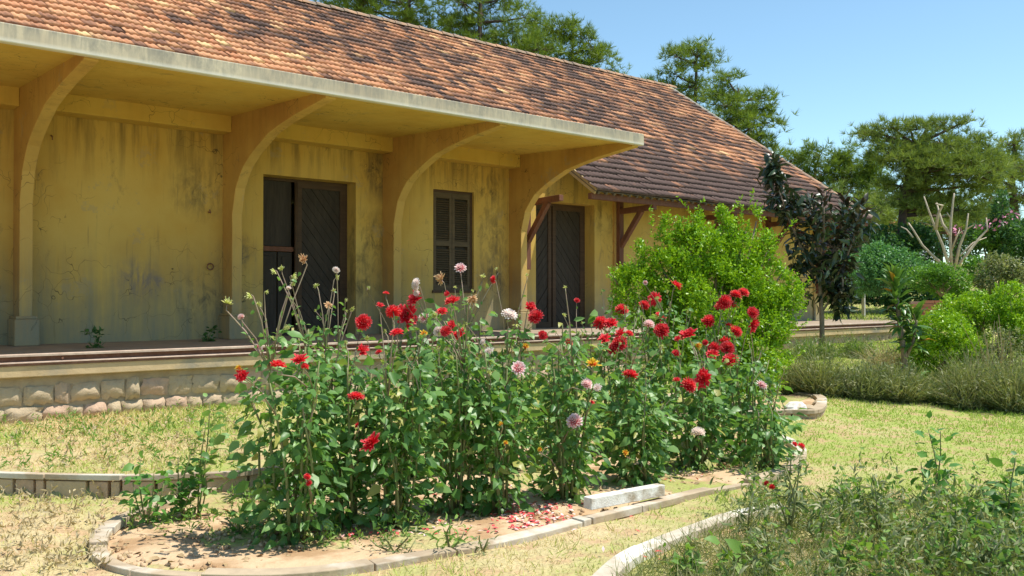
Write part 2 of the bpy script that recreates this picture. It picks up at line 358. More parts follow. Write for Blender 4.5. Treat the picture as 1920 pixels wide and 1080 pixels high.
M['pf'] = m_petal('withered_petal', (.62,.33,.15), (.72,.52,.30))
M['po'] = m_petal('red_yellow_petal', (.72,.06,.02), (.85,.65,.06), .3, .8)
M['py'] = m_petal('yellow_green_bud', (.50,.55,.12), (.72,.70,.36))

# ------------------------------------------------------------------ ground
def build_ground():
    ang = np.concatenate([np.linspace(-100, 100, 560), np.linspace(100, 260, 50)[1:-1]])
    th = np.radians(ang)+math.atan2(SN, CS)-0.0
    rad = np.concatenate([[0.05], np.geomspace(.6, 40, 230), np.geomspace(42, 900, 30)])
    A, Rr = np.meshgrid(th, rad); X = Rr*np.cos(A); Y = Rr*np.sin(A); Z = ground_z(X, Y)
    nr, na = X.shape; V = np.stack([X,Y,Z],-1).reshape(-1,3)
    i = np.arange(nr-1)[:,None]*na; j = np.arange(na)[None]; j2 = (j+1)%na
    F = np.stack([i+j, i+na+j, i+na+j2, i+j2], -1).reshape(-1,4)[:, ::-1]
    o = link('ground', mesh_np('ground', V, [F], m_ground(), smooth=True)); tag(o, kind='structure')
build_ground()

# ------------------------------------------------------------------ station building
YW, YF, YC, YP = 13.93, 13.56, 10.50, 11.23
ZF = ZC-.665                                   # platform floor level
H = lambda h: ZC+h
bld = empty('station_building', (12, 14, ZF), 'long yellow plastered station building with orange clay tiled gable roof', 'building')
def B(mb, name, mat, parent=bld, **k): return mb.build(name, mat, parent, **k)
XE = 23.4; TANP = .68; YE = 12.7; HE = 2.165; YR = 20.0; XG = 24.15; XV = 13.05
rz = lambda y: H(HE)+TANP*(y-YE)
# front wall with openings (door, window, door, window)
OPEN = [(6.54,8.28,ZF,H(2.01)), (9.95,10.92,H(.12),H(2.03)), (12.55,14.28,ZF,H(2.0)), (18.55,19.55,H(.1),H(2.0))]
w = MB(); zt = rz(YW)-.12; TH = .42
xs = -6.0
for (a,b,z0,z1) in OPEN:
    w.box((xs,YW,ZF-.3),(a,YW+TH,zt)); w.box((a,YW,z1),(b,YW+TH,zt))
    if z0 > ZF+.1: w.box((a,YW,ZF-.3),(b,YW+TH,z0))
    xs = b
w.box((xs,YW,ZF-.3),(XE,YW+TH,zt)); B(w, 'wall', M['wall'])
g = MB(); yb = 2*YR-YW
g.prism([(YW+TH,ZF-.3),(yb,ZF-.3),(yb,zt),(YR,rz(YR)-.15),(YW+TH,zt+TH*TANP)], XE-.35, XE-.002); g.prism([(YW+TH,ZF-.3),(yb,ZF-.3),(yb,zt),(YR,rz(YR)-.15),(YW+TH,zt+TH*TANP)], -6, -5.65)
g.box((-6,yb-.35,ZF-.3),(XE-.36,yb-.003,zt)); B(g, 'gable_wall', M['wall'])
# doors
def door(x0, x1, z0, z1, split, left_panel):
    d = B(MB().box((x0,YW+.30,z0),(x0+.05,YW+.38,z1)).box((x1-.05,YW+.30,z0),(x1,YW+.38,z1)).box((x0+.05,YW+.30,z1-.05),(x1-.05,YW+.38,z1)), 'door', M['frame'])
    xm = x0+(x1-x0)*split
    if left_panel:      # upper opening dark, lower half panelled leaf, round post
        zz = z0+(z1-z0)*.55
        B(MB().box((x0+.05,YW+.36,zz+.05),(xm-.05,YW+.40,z1-.05)), 'plank', M['door'], d)
        B(MB().box((x0+.05,YW+.31,zz-.04),(xm-.03,YW+.36,zz+.04)), 'crossbar', M['brown'], d)
        for (a,b) in ((x0+.05,x0+.40),(x0+.42,xm-.05)):
            B(MB().box((a,YW+.33,z0),(b,YW+.37,zz-.05)), 'plank', M['door'], d, bevel=.006)
            B(MB().box((a+.07,YW+.315,zz-.75),(b-.07,YW+.33,zz-.12)), 'panel', M['door'], d, bevel=.01)
        B(MB().tube([(xm,YW+.28,z0),(xm,YW+.28,z1-.05)], .03, 8), 'post', M['frame'], d, smooth=True)
    else:
        dleaf(d, x0+.05, xm-.01, z0, z1-.05, -1)
    dleaf(d, xm+.03, x1-.05, z0, z1-.05, 1)
def dleaf(d, x0, x1, z0, z1, sgn):
    n = 9; B(MB().box((x0,YW+.36,z0),(x1,YW+.38,z1)), 'backing', M['door'], d)
    st = .09
    B(MB().box((x0,YW+.30,z0),(x0+st,YW+.359,z1)).box((x1-st,YW+.30,z0),(x1,YW+.359,z1)).box((x0+st,YW+.30,z1-st),(x1-st,YW+.359,z1)).box((x0+st,YW+.30,z0),(x1-st,YW+.359,z0+.12)), 'stile', M['frame'], d)
    # slanted boards clipped to the leaf
    xa, xb, za, zb = x0+st, x1-st, z0+.12, z1-st; wd = xb-xa; pitchz = .19; rise = wd*1.25
    k = za-rise-pitchz
    while k < zb:
        pts = [(xa,k),(xa,k+pitchz-.012),(xb,k+rise+pitchz-.012),(xb,k+rise)] if sgn < 0 else [(xa,k+rise),(xa,k+rise+pitchz-.012),(xb,k+pitchz-.012),(xb,k)]
        pts = clip(clip(pts, 1, za, 1), 1, zb, -1)
        if len(pts) >= 3:
            off = random.uniform(-.006,.006); y0 = YW+.325+off; m = MB(); nn = len(pts)
            V = [(x,y0,z) for x,z in pts]+[(x,YW+.36,z) for x,z in pts]
            m.add(V, [tuple(range(nn))]+[(i,(i+1)%nn,(i+1)%nn+nn,i+nn) for i in range(nn)]); B(m, 'board', M['door'], d)
        k += pitchz
def clip(P, ax, v, s):
    out = []
    for i in range(len(P)):
        a, b = P[i], P[(i+1)%len(P)]; ia, ib = s*(a[ax]-v) >= 0, s*(b[ax]-v) >= 0
        if ia: out.append(a)
        if ia != ib:
            t = (v-a[ax])/(b[ax]-a[ax]); out.append((a[0]+(b[0]-a[0])*t, a[1]+(b[1]-a[1])*t))
    return out
door(*OPEN[0], .42, True); door(*OPEN[2], .42, False)
# shuttered windows
def shutter(x0, x1, z0, z1):
    s = B(MB().box((x0,YW+.05,z0),(x0+.05,YW+.14,z1)).box((x1-.05,YW+.05,z0),(x1,YW+.14,z1)).box((x0+.05,YW+.05,z1-.05),(x1-.05,YW+.14,z1)).box((x0-.03,YW-.03,z0-.05),(x1+.03,YW+.14,z0)), 'window_shutter', M['frame'])
    xm = (x0+x1)/2; zm = z0+(z1-z0)*.47
    B(MB().box((x0+.05,YW+.13,z0),(x1-.05,YW+.15,z1-.05)), 'backing', M['door'], s)
    sl = MB().box((0,0,0),(1,.045,.008)); sl.V = [(v[0],v[1],v[2]+(.0 if v[1]<.01 else .03)) for v in sl.V]
    for (a,b) in ((x0+.05,xm-.004),(xm+.004,x1-.05)):
        f = MB()
        f.box((a,YW+.06,z0),(a+.06,YW+.12,z1-.05)).box((b-.06,YW+.06,z0),(b,YW+.12,z1-.05))
        for zz in (z0, zm-.05, z1-.15): f.box((a+.06,YW+.06,zz),(b-.06,YW+.12,zz+.1))
        B(f, 'shutter_frame', M['shutter'], s)
        me = sl.mesh('slat', M['shutter'])
        for (za,zb) in ((z0+.11,zm-.06),(zm+.06,z1-.16)):
            for k in range(int((zb-za)/.043)):
                o = link('slat', me, s); o.scale = (b-a-.12, 1, 1); o.location = (a+.06, YW+.065, za+k*.043)
shutter(*OPEN[1]); shutter(*OPEN[3])
# canopy: slab, fascia, wall beam, curved brackets on pillars
XCE = 11.98
ys = MB(); ys.prism([(YC+.10,H(2.70)),(YC+.10,H(2.82)),(YW+.05,H(3.02)),(YW+.05,H(2.83))], -6, XCE-.003)
B(ys, 'canopy', M['soffit'])
fa = MB(); fa.prism([(YC,H(2.632)),(YC,H(2.832)),(YC+.098,H(2.832)),(YC+.098,H(2.632))], -6, XCE+.02); B(fa, 'canopy_fascia', M['fascia'], bevel=.012)
PX = [-.10,2.878,5.852,8.829,11.82]; BEAM = (H(2.565), H(2.86))
prof = [(YW+.002,ZF),(YF,ZF),(YF,H(1.295)),(13.44,H(1.682)),(13.31,H(1.84)),(13.16,H(1.99)),(12.93,H(2.12)),(12.68,H(2.23)),(12.30,H(2.375)),(11.9,H(2.455)),(11.47,H(2.52)),(11.0,H(2.57)),(10.62,H(2.61)),(10.60,H(2.72)),(YW+.002,H(2.845))]
for i, x in enumerate(PX):
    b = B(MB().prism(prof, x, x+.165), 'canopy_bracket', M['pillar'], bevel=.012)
    b.data.materials.append(M['pillar_lit'])
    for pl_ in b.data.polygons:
        if abs(pl_.normal.x) < .5: pl_.material_index = 1  # light painted by face: fronts and undersides lighter, sides darker orange
    B(MB().box((x-.07,YF-.07,ZF),(x+.235,YW-.003,ZF+.36)).box((x-.05,YF-.05,ZF+.36),(x+.215,YW-.003,ZF+.40)), 'pillar_base', M['pillar'], b, bevel=.012)
    if i+1 < len(PX): B(MB().box((x+.168,YF+.02,BEAM[0]),(PX[i+1]-.003,YW-.002,BEAM[1])), 'wall_beam', M['soffit'], bevel=.01)
# timber brackets under the lower eaves
for x in (12.22,15.0,17.9,20.75,23.2):
    b = B(MB().box((x-.07,YW-.14,ZF+.75 if x > 13 else H(.55)),(x+.07,YW-.001,H(2.30))), 'timber_bracket', M['brown'], bevel=.006)
    B(MB().bar((x,YW-.14,H(1.90)),(x,YE+.12,H(1.93)),.11,.12), 'strut_beam', M['brown'], b, bevel=.006)
    B(MB().bar((x,YW-.12,H(1.12)),(x,YE+.50,H(1.88)),.10,.11), 'diagonal_brace', M['brown'], b, bevel=.006)
    B(MB().box((x-.14,YW-.05,ZF),(x-.075,YW+.001,H(2.3))), 'pilaster', M['pillar'], b)
eb = MB().bar((XV,YE+.16,H(2.03)),(XG-.1,YE+.16,H(2.03)),.10,.12); B(eb, 'eave_beam', M['brown'])
for i in range(48):
    x = XV+.12+i*.232
    B(MB().bar((x,YE+.02,rz(YE+.02)-.085),(x,YW+.5,rz(YW+.5)-.085),.05,.07), 'rafter_end', M['batten'])
B(MB().bar((XV+.03,YE+.02,rz(YE+.02)-.06),(XV+.03,YW+.2,rz(YW+.2)-.06),.04,.13), 'verge_board', simple('pale_verge_board',(.48,.36,.18),(.40,.28,.13),6))
# roof deck (thin boards under the tiles), both slopes
def deck(x0, x1, y0):
    m = MB(); a = (y0, rz(y0)-.045); b_ = (YR, rz(YR)-.045); c = (2*YR-YE, rz(YE)-.045)
    m.prism([a,b_,c,(c[0],c[1]-.02),(b_[0],b_[1]-.02),(a[0],a[1]-.02)], x0, x1); return m
roof = B(deck(-6, XV, 13.74), 'roof', M['batten']); B(deck(XV+.002, XG-.08, YE+.01), 'roof_deck', M['batten'], roof)
# tiles
ph = [0,.03,.055,.085,.12,.145,.175,.215,.232]; hh = [.012,.026,.026,.006,.006,.022,.022,.006,.012]
tv = []; 
for j, (yy, zo) in enumerate(((.30,0.0),(0.,.044),(0.006,.004))):
    for a, b_ in zip(ph, hh): tv.append((a, yy, b_+zo if j < 2 else zo))
n9 = len(ph); tf = [(i+n9,i+1+n9,i+1,i) for i in range(n9-1)]+[(i+2*n9,i+1+2*n9,i+1+n9,i+n9) for i in range(n9-1)]
TILE = (tv, [np.array(tf)])
ca = 1/math.hypot(1,TANP); sa = TANP*ca; GA = .285; TW = .222
SLr = np.array([[1,0,0],[0,ca,-sa],[0,sa,ca]])
tiles = []
ncol = int((XG+6)/TW)
nrow = int((YR-YE)/ca/GA)+1
for r_ in range(nrow):
    s0 = r_*GA; y = YE-.03+s0*ca
    for c_ in range(ncol):
        x = XG-(c_+1)*TW
        if y > YR-.12: continue
        if x < XV-.05 and y < 13.66: continue
        sag = .035*(vnoise(x,y,.35,5)-.5)+.012*(vnoise(x,y,1.7,6)-.5)
        tiles.append((x+random.uniform(-.006,.006), y, H(HE)+TANP*(y-YE)+float(sag)-.01))
tiles = np.array(tiles); NTi = len(tiles)
rots = np.zeros((NTi,3,3))
for i in range(NTi):
    a = random.gauss(0,.012); b_ = random.gauss(0,.010) + (random.random() < .02)*random.uniform(.02,.07); g_ = random.gauss(0,.02)
    Mx = Matrix.Rotation(a,3,'Z') @ Matrix.Rotation(b_,3,'X') @ Matrix.Rotation(g_,3,'Y'); rots[i] = SLr @ np.array(Mx)
dist = np.linalg.norm(tiles-np.array([0,0,ZC]), axis=1)
# which tiles show in the frame, nearest first
dep = tiles[:,0]*CS+tiles[:,1]*SN; uu = (tiles[:,0]*SN-tiles[:,1]*CS)/dep*FPX; vv = (tiles[:,2]-ZC)/dep*FPX
kf = (2.832)/YC; hid = (tiles[:,2]-ZC) < tiles[:,1]*kf*1.02
vis = (abs(uu) < 960) & (vv < 540) & ~((tiles[:,0] < 11) & hid)
order = np.argsort(np.where(vis, dist, dist+1000)); sel = order[:300]; rest = order[300:]
tme = mesh_np('roof_tile', TILE[0], TILE[1], M['tile'])
def put(me, name, parent, p, rot, sc=1.0, base=Vector((0,0,0))):
    o = bpy.data.objects.new(name, me); COL.objects.link(o); o.parent = parent
    m = Matrix([[*rot[0],0],[*rot[1],0],[*rot[2],0],[0,0,0,1]])
    o.rotation_euler = m.to_euler(); o.location = Vector(p)-base
    o.scale = (sc,sc,sc) if not hasattr(sc,'__len__') else sc
    return o
for i in sel: put(tme, 'roof_tile', roof, tiles[i], rots[i], 1.0, Vector(bld.location)*1.0+Vector(roof.location))
cloud('roof_tiles', TILE, tiles[rest], rots[rest], np.ones(len(rest)), M['tile'], roof, 'stuff')
# ridge caps, verge caps
def cap(p, q, r0, r1):
    m = MB(); p = Vector(p); q = Vector(q); d = (q-p).normalized(); s = d.cross(Vector((0,0,1))).normalized(); u = s.cross(d); V = []; n = 6
    for (e, r) in ((p,r0),(q,r1)):
        for k in range(n+1):
            a = math.pi*k/n; V.append(e+s*math.cos(a)*r+u*math.sin(a)*r*.8)
    m.add(V, [(k,k+1,n+2+k,n+1+k) for k in range(n)]+[tuple(range(n+1))]); return m
x = -6.
while x < XG-.1:
    z0 = rz(YR)+.035*(float(vnoise(x,YR,.35,5))-.5)
    B(cap((x,YR,z0+random.uniform(-.01,.012)),(x+.41,YR,z0-.01),.13,.115), 'ridge_tile', M['ridge'], roof, smooth=False); x += .38
y = YE
while y < YR-.3:
    lenp = .42; B(cap((XG-.06,y,rz(y)+.01),(XG-.06,y+lenp*ca,rz(y+lenp*ca)),.095,.085), 'verge_tile', M['mortarcap'] if y > YR-2.3 else M['ridge'], roof); y += .38*ca
# iron fittings on the wall
B(MB().tube([Vector((5.64+.05*math.cos(a), YW-.04, H(.47)+.05*math.sin(a))) for a in np.linspace(0,6.28,13)], .010, 5), 'iron_ring', M['rust'], smooth=True)
B(MB().tube([(5.62,YW,H(1.33)),(5.62,YW-.09,H(1.31)),(5.60,YW-.10,H(1.36))], .011, 5), 'iron_hook', M['rust'])
B(MB().tube([(3.35,YW,H(2.27)),(3.35,YW-.07,H(2.25)),(3.35,YW-.07,H(2.20))], .011, 5), 'iron_hook', M['rust'])

# ------------------------------------------------------------------ platform with rail and stone face
plat = empty('railway_platform', (12, YP, .2), 'raised platform with concrete coping and stone block face below the building', 'platform')
PXE = 27.5
MB().box((-8,YP+.18,-.2),(PXE,YW+.5,ZF-.001)).build('platform_floor', M['floor'], plat)
zcb = ZC-.905
MB().box((-8,YP+.02,zcb),(PXE,YP+.179,ZC-.645-.128)).build('coping', M['concrete'], plat, bevel=.01)
MB().box((-8,YP+.13,-.3),(PXE-.01,YP+.178,zcb)).build('backing_wall', M['mortar'], plat)
def stone_mesh(seed, w, h, d):
    r = np.random.RandomState(seed); nx, nz = 5, 4; V = []
    for k in range(nz+1):
        for i in range(nx+1):
            a, b_ = i/nx*2-1, k/nz*2-1; e = max(abs(a),abs(b_)); cr = (abs(a)**9+abs(b_)**9)
            x = a*w/2*(1-.04*abs(b_)**3); z = b_*h/2*(1-.04*abs(a)**3); y = -d*(1-min(1,cr)*.8)+.011*r.randn()
            V.append((x+.035*r.randn(), y, z+.04*r.randn()))
    F = [(k*(nx+1)+i, k*(nx+1)+i+1, (k+1)*(nx+1)+i+1, (k+1)*(nx+1)+i) for k in range(nz) for i in range(nx)]
    return mesh_np('stone', V, [np.array(F)], M['stone'], smooth=False)
stones = [stone_mesh(s, 1, 1, .042) for s in range(8)]
for row, (z0, h0) in enumerate(((zcb-.335,.25),(zcb-.53,.19),(zcb-.68,.15))):
    x = 1.2+row*.11
    while x < PXE-.3:
        wv = random.choice((.17,.24,.30,.36,.27))*random.uniform(.9,1.1); hz = h0*random.uniform(.80,1.08)
        if z0+hz > gz(x,YP)-.02:
            o = link('stone', random.choice(stones), plat); o.location = Vector((x+wv/2, YP+.13, z0+h0/2+random.uniform(-.01,.01)))-plat.location; o.scale = (wv*1.0, random.uniform(.7,1.4), hz-.004)
            o.rotation_euler = (0, random.uniform(-.05,.05), 0)
        x += wv
rl = empty('steel_rail', (12, YP, ZF), 'rusty steel rail laid along the platform edge', 'rail')
def sweep(prof2, x0, x1): return MB().prism(prof2, x0, x1)
zt = ZC-.645
sweep([(YP+.02,zt-.028),(YP+.02,zt-.006),(YP+.03,zt),(YP+.10,zt),(YP+.11,zt-.006),(YP+.11,zt-.028)], -8, PXE).build('rail_head', M['rail_top'], rl)
sweep([(YP+.085,zt-.085),(YP+.085,zt-.0285),(YP+.10,zt-.0285),(YP+.10,zt-.085)], -8, PXE).build('rail_web', M['rust'], rl)
sweep([(YP-.005,zt-.102),(YP-.005,zt-.094),(YP+.055,zt-.0855),(YP+.11,zt-.0855),(YP+.14,zt-.102)], -8, PXE).build('rail_foot', M['rail_top'], rl)
MB().box((-8,YP+.004,zt-.128),(PXE,YP+.015,zt-.103)).build('rail_edge_angle', M['rust'], rl)
for x in np.arange(-6.1, 27, 2.98):
    MB().tube([(x,YP+.05,zt-.06),(x,YP+.025,zt-.06)], .014, 6).build('bolt', M['rust'], rl)

# ------------------------------------------------------------------ curbs and beds
def resample(P, step):
    P = [Vector(p) for p in P]; out = []
    def cr(a,b,c,d,t): return .5*((2*b)+(c-a)*t+(2*a-5*b+4*c-d)*t*t+(3*b-a-3*c+d)*t**3)
    Q = []
    for i in range(len(P)-1):
        a = P[max(i-1,0)]; b = P[i]; c = P[i+1]; d = P[min(i+2,len(P)-1)]
        for k in range(12): Q.append(cr(a,b,c,d,k/12))
    Q.append(P[-1]); out = [Q[0]]; acc = 0
    for a, b in zip(Q, Q[1:]):
        L = (b-a).length
        while L > 0 and acc+L >= step:
            t = (step-acc)/L; a = a+(b-a)*t; out.append(a.copy()); L = (b-a).length; acc = 0
        acc += L
    return out
def curb(thing, pts, w=.11, th=.055, every=7, mat=None, skirt=None, gap=.012, side=1, zfun=None):
    S = resample(pts, .09); n = len(S); i = 0; k = 0
    def off(j, o):
        d = (S[min(j+1,n-1)]-S[max(j-1,0)]); d.z = 0; d.normalize(); return S[j]+Vector((-d.y,d.x,0))*o*side
    while i < n-1:
        e = min(n-1, i+max(3, every+random.randint(-4,4))); m = MB(); V = []
        jz = random.uniform(-.012,.010); tl = random.uniform(-.012,.010); ws = w*random.uniform(.9,1.08)
        for j in range(i, e+1):
            a, b = off(j, random.uniform(-.003,.003)), off(j, ws)
            if j == i: a = a.lerp(off(min(j+1,n-1),0), gap/.09); b = b.lerp(off(min(j+1,n-1),ws), gap/.09)
            za = a.z+jz; V += [(a.x,a.y,za-th),(a.x,a.y,za),(b.x,b.y,za+tl),(b.x,b.y,za+tl-th)]
        q = e-i+1; F = [(0,1,2,3),tuple((q-1)*4+t for t in (3,2,1,0))]
        for j in range(q-1):
            for t in range(4): F.append((j*4+t,(j+1)*4+t,(j+1)*4+(t+1)%4,j*4+(t+1)%4))
        m.add(V, F); m.build('curb_slab', mat or M['curb'], thing, bevel=.006)
        if skirt:   # little stones under the slab
            j = i
            while j < e:
                jj = min(e, j+random.randint(2,4)); m = MB(); V = []
                for jx, t in ((j,.12),(jj,-.12)):
                    a = off(jx, .012+random.uniform(0,.012)); b = off(jx, w*.8); dd = (S[min(jx+1,n-1)]-S[max(jx-1,0)]).normalized()*t*.1
                    g0 = min(gz(a.x,a.y), a.z-.1)-.08
                    V += [tuple(Vector((a.x,a.y,g0))+dd),tuple(Vector((a.x,a.y,a.z-th-.004))+dd),tuple(Vector((b.x,b.y,a.z-th-.004))+dd),tuple(Vector((b.x,b.y,g0))+dd)]
                m.add(V, [(0,1,2,3),(7,6,5,4),(0,4,5,1),(1,5,6,2),(2,6,7,3),(3,7,4,0)]); m.build('base_stone', M['stone'], thing, bevel=.008); j = jj
        i = e
def poly_soil(name, pts, z, parent, bump=.02, mat=None):
    S = resample(pts, .25); c = sum(S, Vector((0,0,0)))/len(S); V = []; F = []; K = 14; n = len(S)
    for k in range(K+1):
        for p in S:
            q = c.lerp(p, k/K); V.append((q.x,q.y, z+bump*3*(float(vnoise(q.x,q.y,2.2,9))-.5)+bump*(float(vnoise(q.x,q.y,9,4))-.5)-(.02 if k == K else 0)))
    for k in range(K):
        for i in range(n-1): F.append((k*n+i,(k+1)*n+i,(k+1)*n+i+1,k*n+i+1))
        F.append((k*n+n-1,(k+1)*n+n-1,(k+1)*n,k*n))
    me = mesh_np(name, V, [np.array(F)], mat or M['soil'], smooth=True)
    return link(name, me, parent, world_geo=True)
BZ = .085
front = [(245,955),(196,978),(170,1008),(178,1038),(225,1060),(320,1073),(500,1077),(640,1066),(790,1040),(900,1022),(1000,1000),(1110,972)]
right = [(1110,972),(1240,940),(1330,918),(1415,902)]
back = [(1415,902),(1500,868),(1500,830),(1400,806),(1150,812),(900,822),(700,842),(500,880),(330,930),(245,955)]
P3 = lambda L, z: [at_z(x,y,z) for x,y in L]
bed = empty('raised_flower_bed', at_z(760,930,0), 'curved raised bed of sandy soil edged with pale curb slabs, full of red dahlias', 'flower bed')
curb(bed, P3(front,BZ), skirt=True, every=8, side=1); curb(bed, P3(right,BZ), skirt=True, every=9); curb(bed, P3(back,BZ), skirt=True, every=9)
poly_soil('bed_soil', P3(front[:-1]+right[:-1]+back,BZ-.03), BZ-.045, bed)
ter = empty('terrace_curb', at_z(200,890,.1), 'low curved stone retaining curb left of the dahlia bed, topped with thin slabs', 'curb')
tp = [Vector((.3,9.95,.215)),Vector((.9,9.05,.215)),Vector((1.6,8.13,.215)),Vector((2.31,7.38,.215)),Vector((2.99,7.03,.215)),Vector((3.25,6.99,.213)),Vector((4.3,6.95,.2))]
curb(ter, tp, w=.12, th=.045, every=7, skirt=True)
bed2 = empty('corner_flower_bed', at_z(1500,1000,0), 'weedy bed in the lower right corner with whitewashed curved curb', 'flower bed')
curb(bed2, P3([(1120,1120),(1150,1082),(1195,1042),(1260,1011),(1330,985),(1395,962),(1480,946)], .10), w=.12, th=.06, every=8, mat=M['whitecurb'], skirt=True)
bb = empty('round_shrub_bed', at(1400,740,11.3), 'small round raised bed around the lime green bush with stone curb', 'flower bed')
bz3 = .25
rbed = [(1250,775),(1340,772),(1420,770),(1478,768),(1530,768),(1549,757),(1543,742),(1500,733),(1430,729),(1340,728),(1260,735),(1230,755),(1250,775)]
curb(bb, P3(rbed,bz3), w=.12, th=.05, every=8, skirt=True); poly_soil('bed_soil', P3(rbed[:-1],bz3-.04), bz3-.06, bb)
for (x,y,s) in ((1490,772,.12),(1515,768,.08),(1532,770,.07),(1536,757,.08)):
    p = on_ground(x, y+6); m = MB(); n = 10; rr = np.random.RandomState(int(x)); V = []
    for k in range(5):
        for i in range(n):
            a = 2*math.pi*i/n; ra = s*(1-abs(k/4*2-1)**3*.45)*rr.uniform(.85,1.1); V.append((p.x+ra*1.5*math.cos(a), p.y+ra*math.sin(a), p.z-.02+k/4*s*1.5))
    F = [(k*n+i,k*n+(i+1)%n,(k+1)*n+(i+1)%n,(k+1)*n+i) for k in range(4) for i in range(n)]+[tuple(range(4*n,5*n))]
    m.add(V,F); o = m.build('loose_stone', M['white'] if s > .1 else M['stone'])
    tag(o, {1490:'white painted loose stone against the round bed curb',1515:'brown loose stone just right of the white stone',1532:'brown loose stone at the right end of the round bed',1536:'brown loose stone on top of the round bed corner'}[x], 'stone')
# white board lying on the curb
a = at_z(1108,958,BZ+.01); b = at_z(1246,931,BZ+.01); dv = (b-a).normalized(); nv = Vector((dv.y,-dv.x,0))*-1
brd = MB(); brd.bar(a+Vector((0,0,.05))+nv*.04, b+Vector((0,0,.05))+nv*.04, .085, .085)
tag(brd.build('painted_board', M['white'], bevel=.006), 'white painted timber board lying on the front bed curb', 'board')

# ------------------------------------------------------------------ lawn
def lawn():
    N = 330000; r = 2.6+ (RS.rand(N)**.62)*24; th = RS.uniform(-.62,.62,N)
    # angle measured from the viewing direction
    d = r*np.cos(th); u = np.tan(th)*1.0; X = d*(CS+SN*u); Y = d*(SN-CS*u)
    ok = (Y < YP+.1) | (X > PXE)
    # keep the beds clear
    def inside(poly):
        res = np.zeros(N, bool); px = [p.x for p in poly]; py = [p.y for p in poly]; n = len(poly)
        for i in range(n):
            j = (i-1)%n; c = ((py[i] > Y) != (py[j] > Y)) & (X < (px[j]-px[i])*(Y-py[i])/(py[j]-py[i]+1e-12)+px[i]); res ^= c
        return res
    mask_bed = inside(P3(front+right+back, BZ)); mask3 = inside(P3(rbed, bz3)); ok &= ~mask3; ok &= ~(mask_bed & (RS.rand(N) < .97))
    bare = vnoise(X,Y,.8,11)*.5+vnoise(X,Y,3,12)*.5; ok &= (bare < .50+.22*RS.rand(N)+.18*sm((X-4)/4))
    X, Y = X[ok], Y[ok]; mb = mask_bed[ok]; n = len(X); Z = ground_z(X,Y); Z[mb] = BZ-.05
    g = sm((vnoise(X,Y,.5,21)-.35)*3); near_wall = sm((Y-9.6)/1.6)*(X < 9)
    tf = vnoise(X,Y,6,41); hgt = (.022+.040*RS.rand(n))*(.6+.6*g)+near_wall*.06*RS.rand(n)+.07*sm((tf-.68)*5)*RS.rand(n)
    ln = hgt; tilt = rdirs(n); dirs = tilt*np.array([1,1,0])*(.35+.9*RS.rand(n))[:,None]+np.array([0,0,.75]); rot = frames(dirs, rdirs(n))
    dd = np.hypot(X,Y); wd = (.0032+.00065*dd)
    cloud('lawn_grass', BLADE, np.stack([X,Y,Z-.004],1), rot, np.stack([ln,wd,ln],1), M['blade'], None, 'stuff')
    bpy.data.objects['lawn_grass']['label'] = 'short dry and green grass growing over the lawn'
    # grass on and behind the platform end, far right
    m = 26000; x = RS.uniform(21,46,m); y = RS.uniform(11.6,34,m); k = ((x < PXE) & (y < 20) & (x > XE+.3) & (y > YP+.5)) | (x > PXE)
    x, y = x[k], y[k]; z = np.where(x < PXE, ZF, ground_z(x,y)); z = np.maximum(z, np.where(x<PXE, ZF, -9)); q = len(x)
    rot = frames(rdirs(q)*.6+np.array([0,0,.8]), rdirs(q))
    o = cloud('platform_grass', BLADE, np.stack([x,y,z],1), rot, np.stack([.06+.10*RS.rand(q),np.full(q,.02),np.full(q,.1)],1), M['blade'], None, 'stuff'); o['label'] = 'green grass growing on the far end of the platform'
    # turf block so that the far platform top is continuous with the land behind
lawn()
MB().box((XE+.01,YW+.51,ZF-.4),(PXE,24,ZF-.012)).build('grass_bank', m_ground())['kind'] = 'structure'

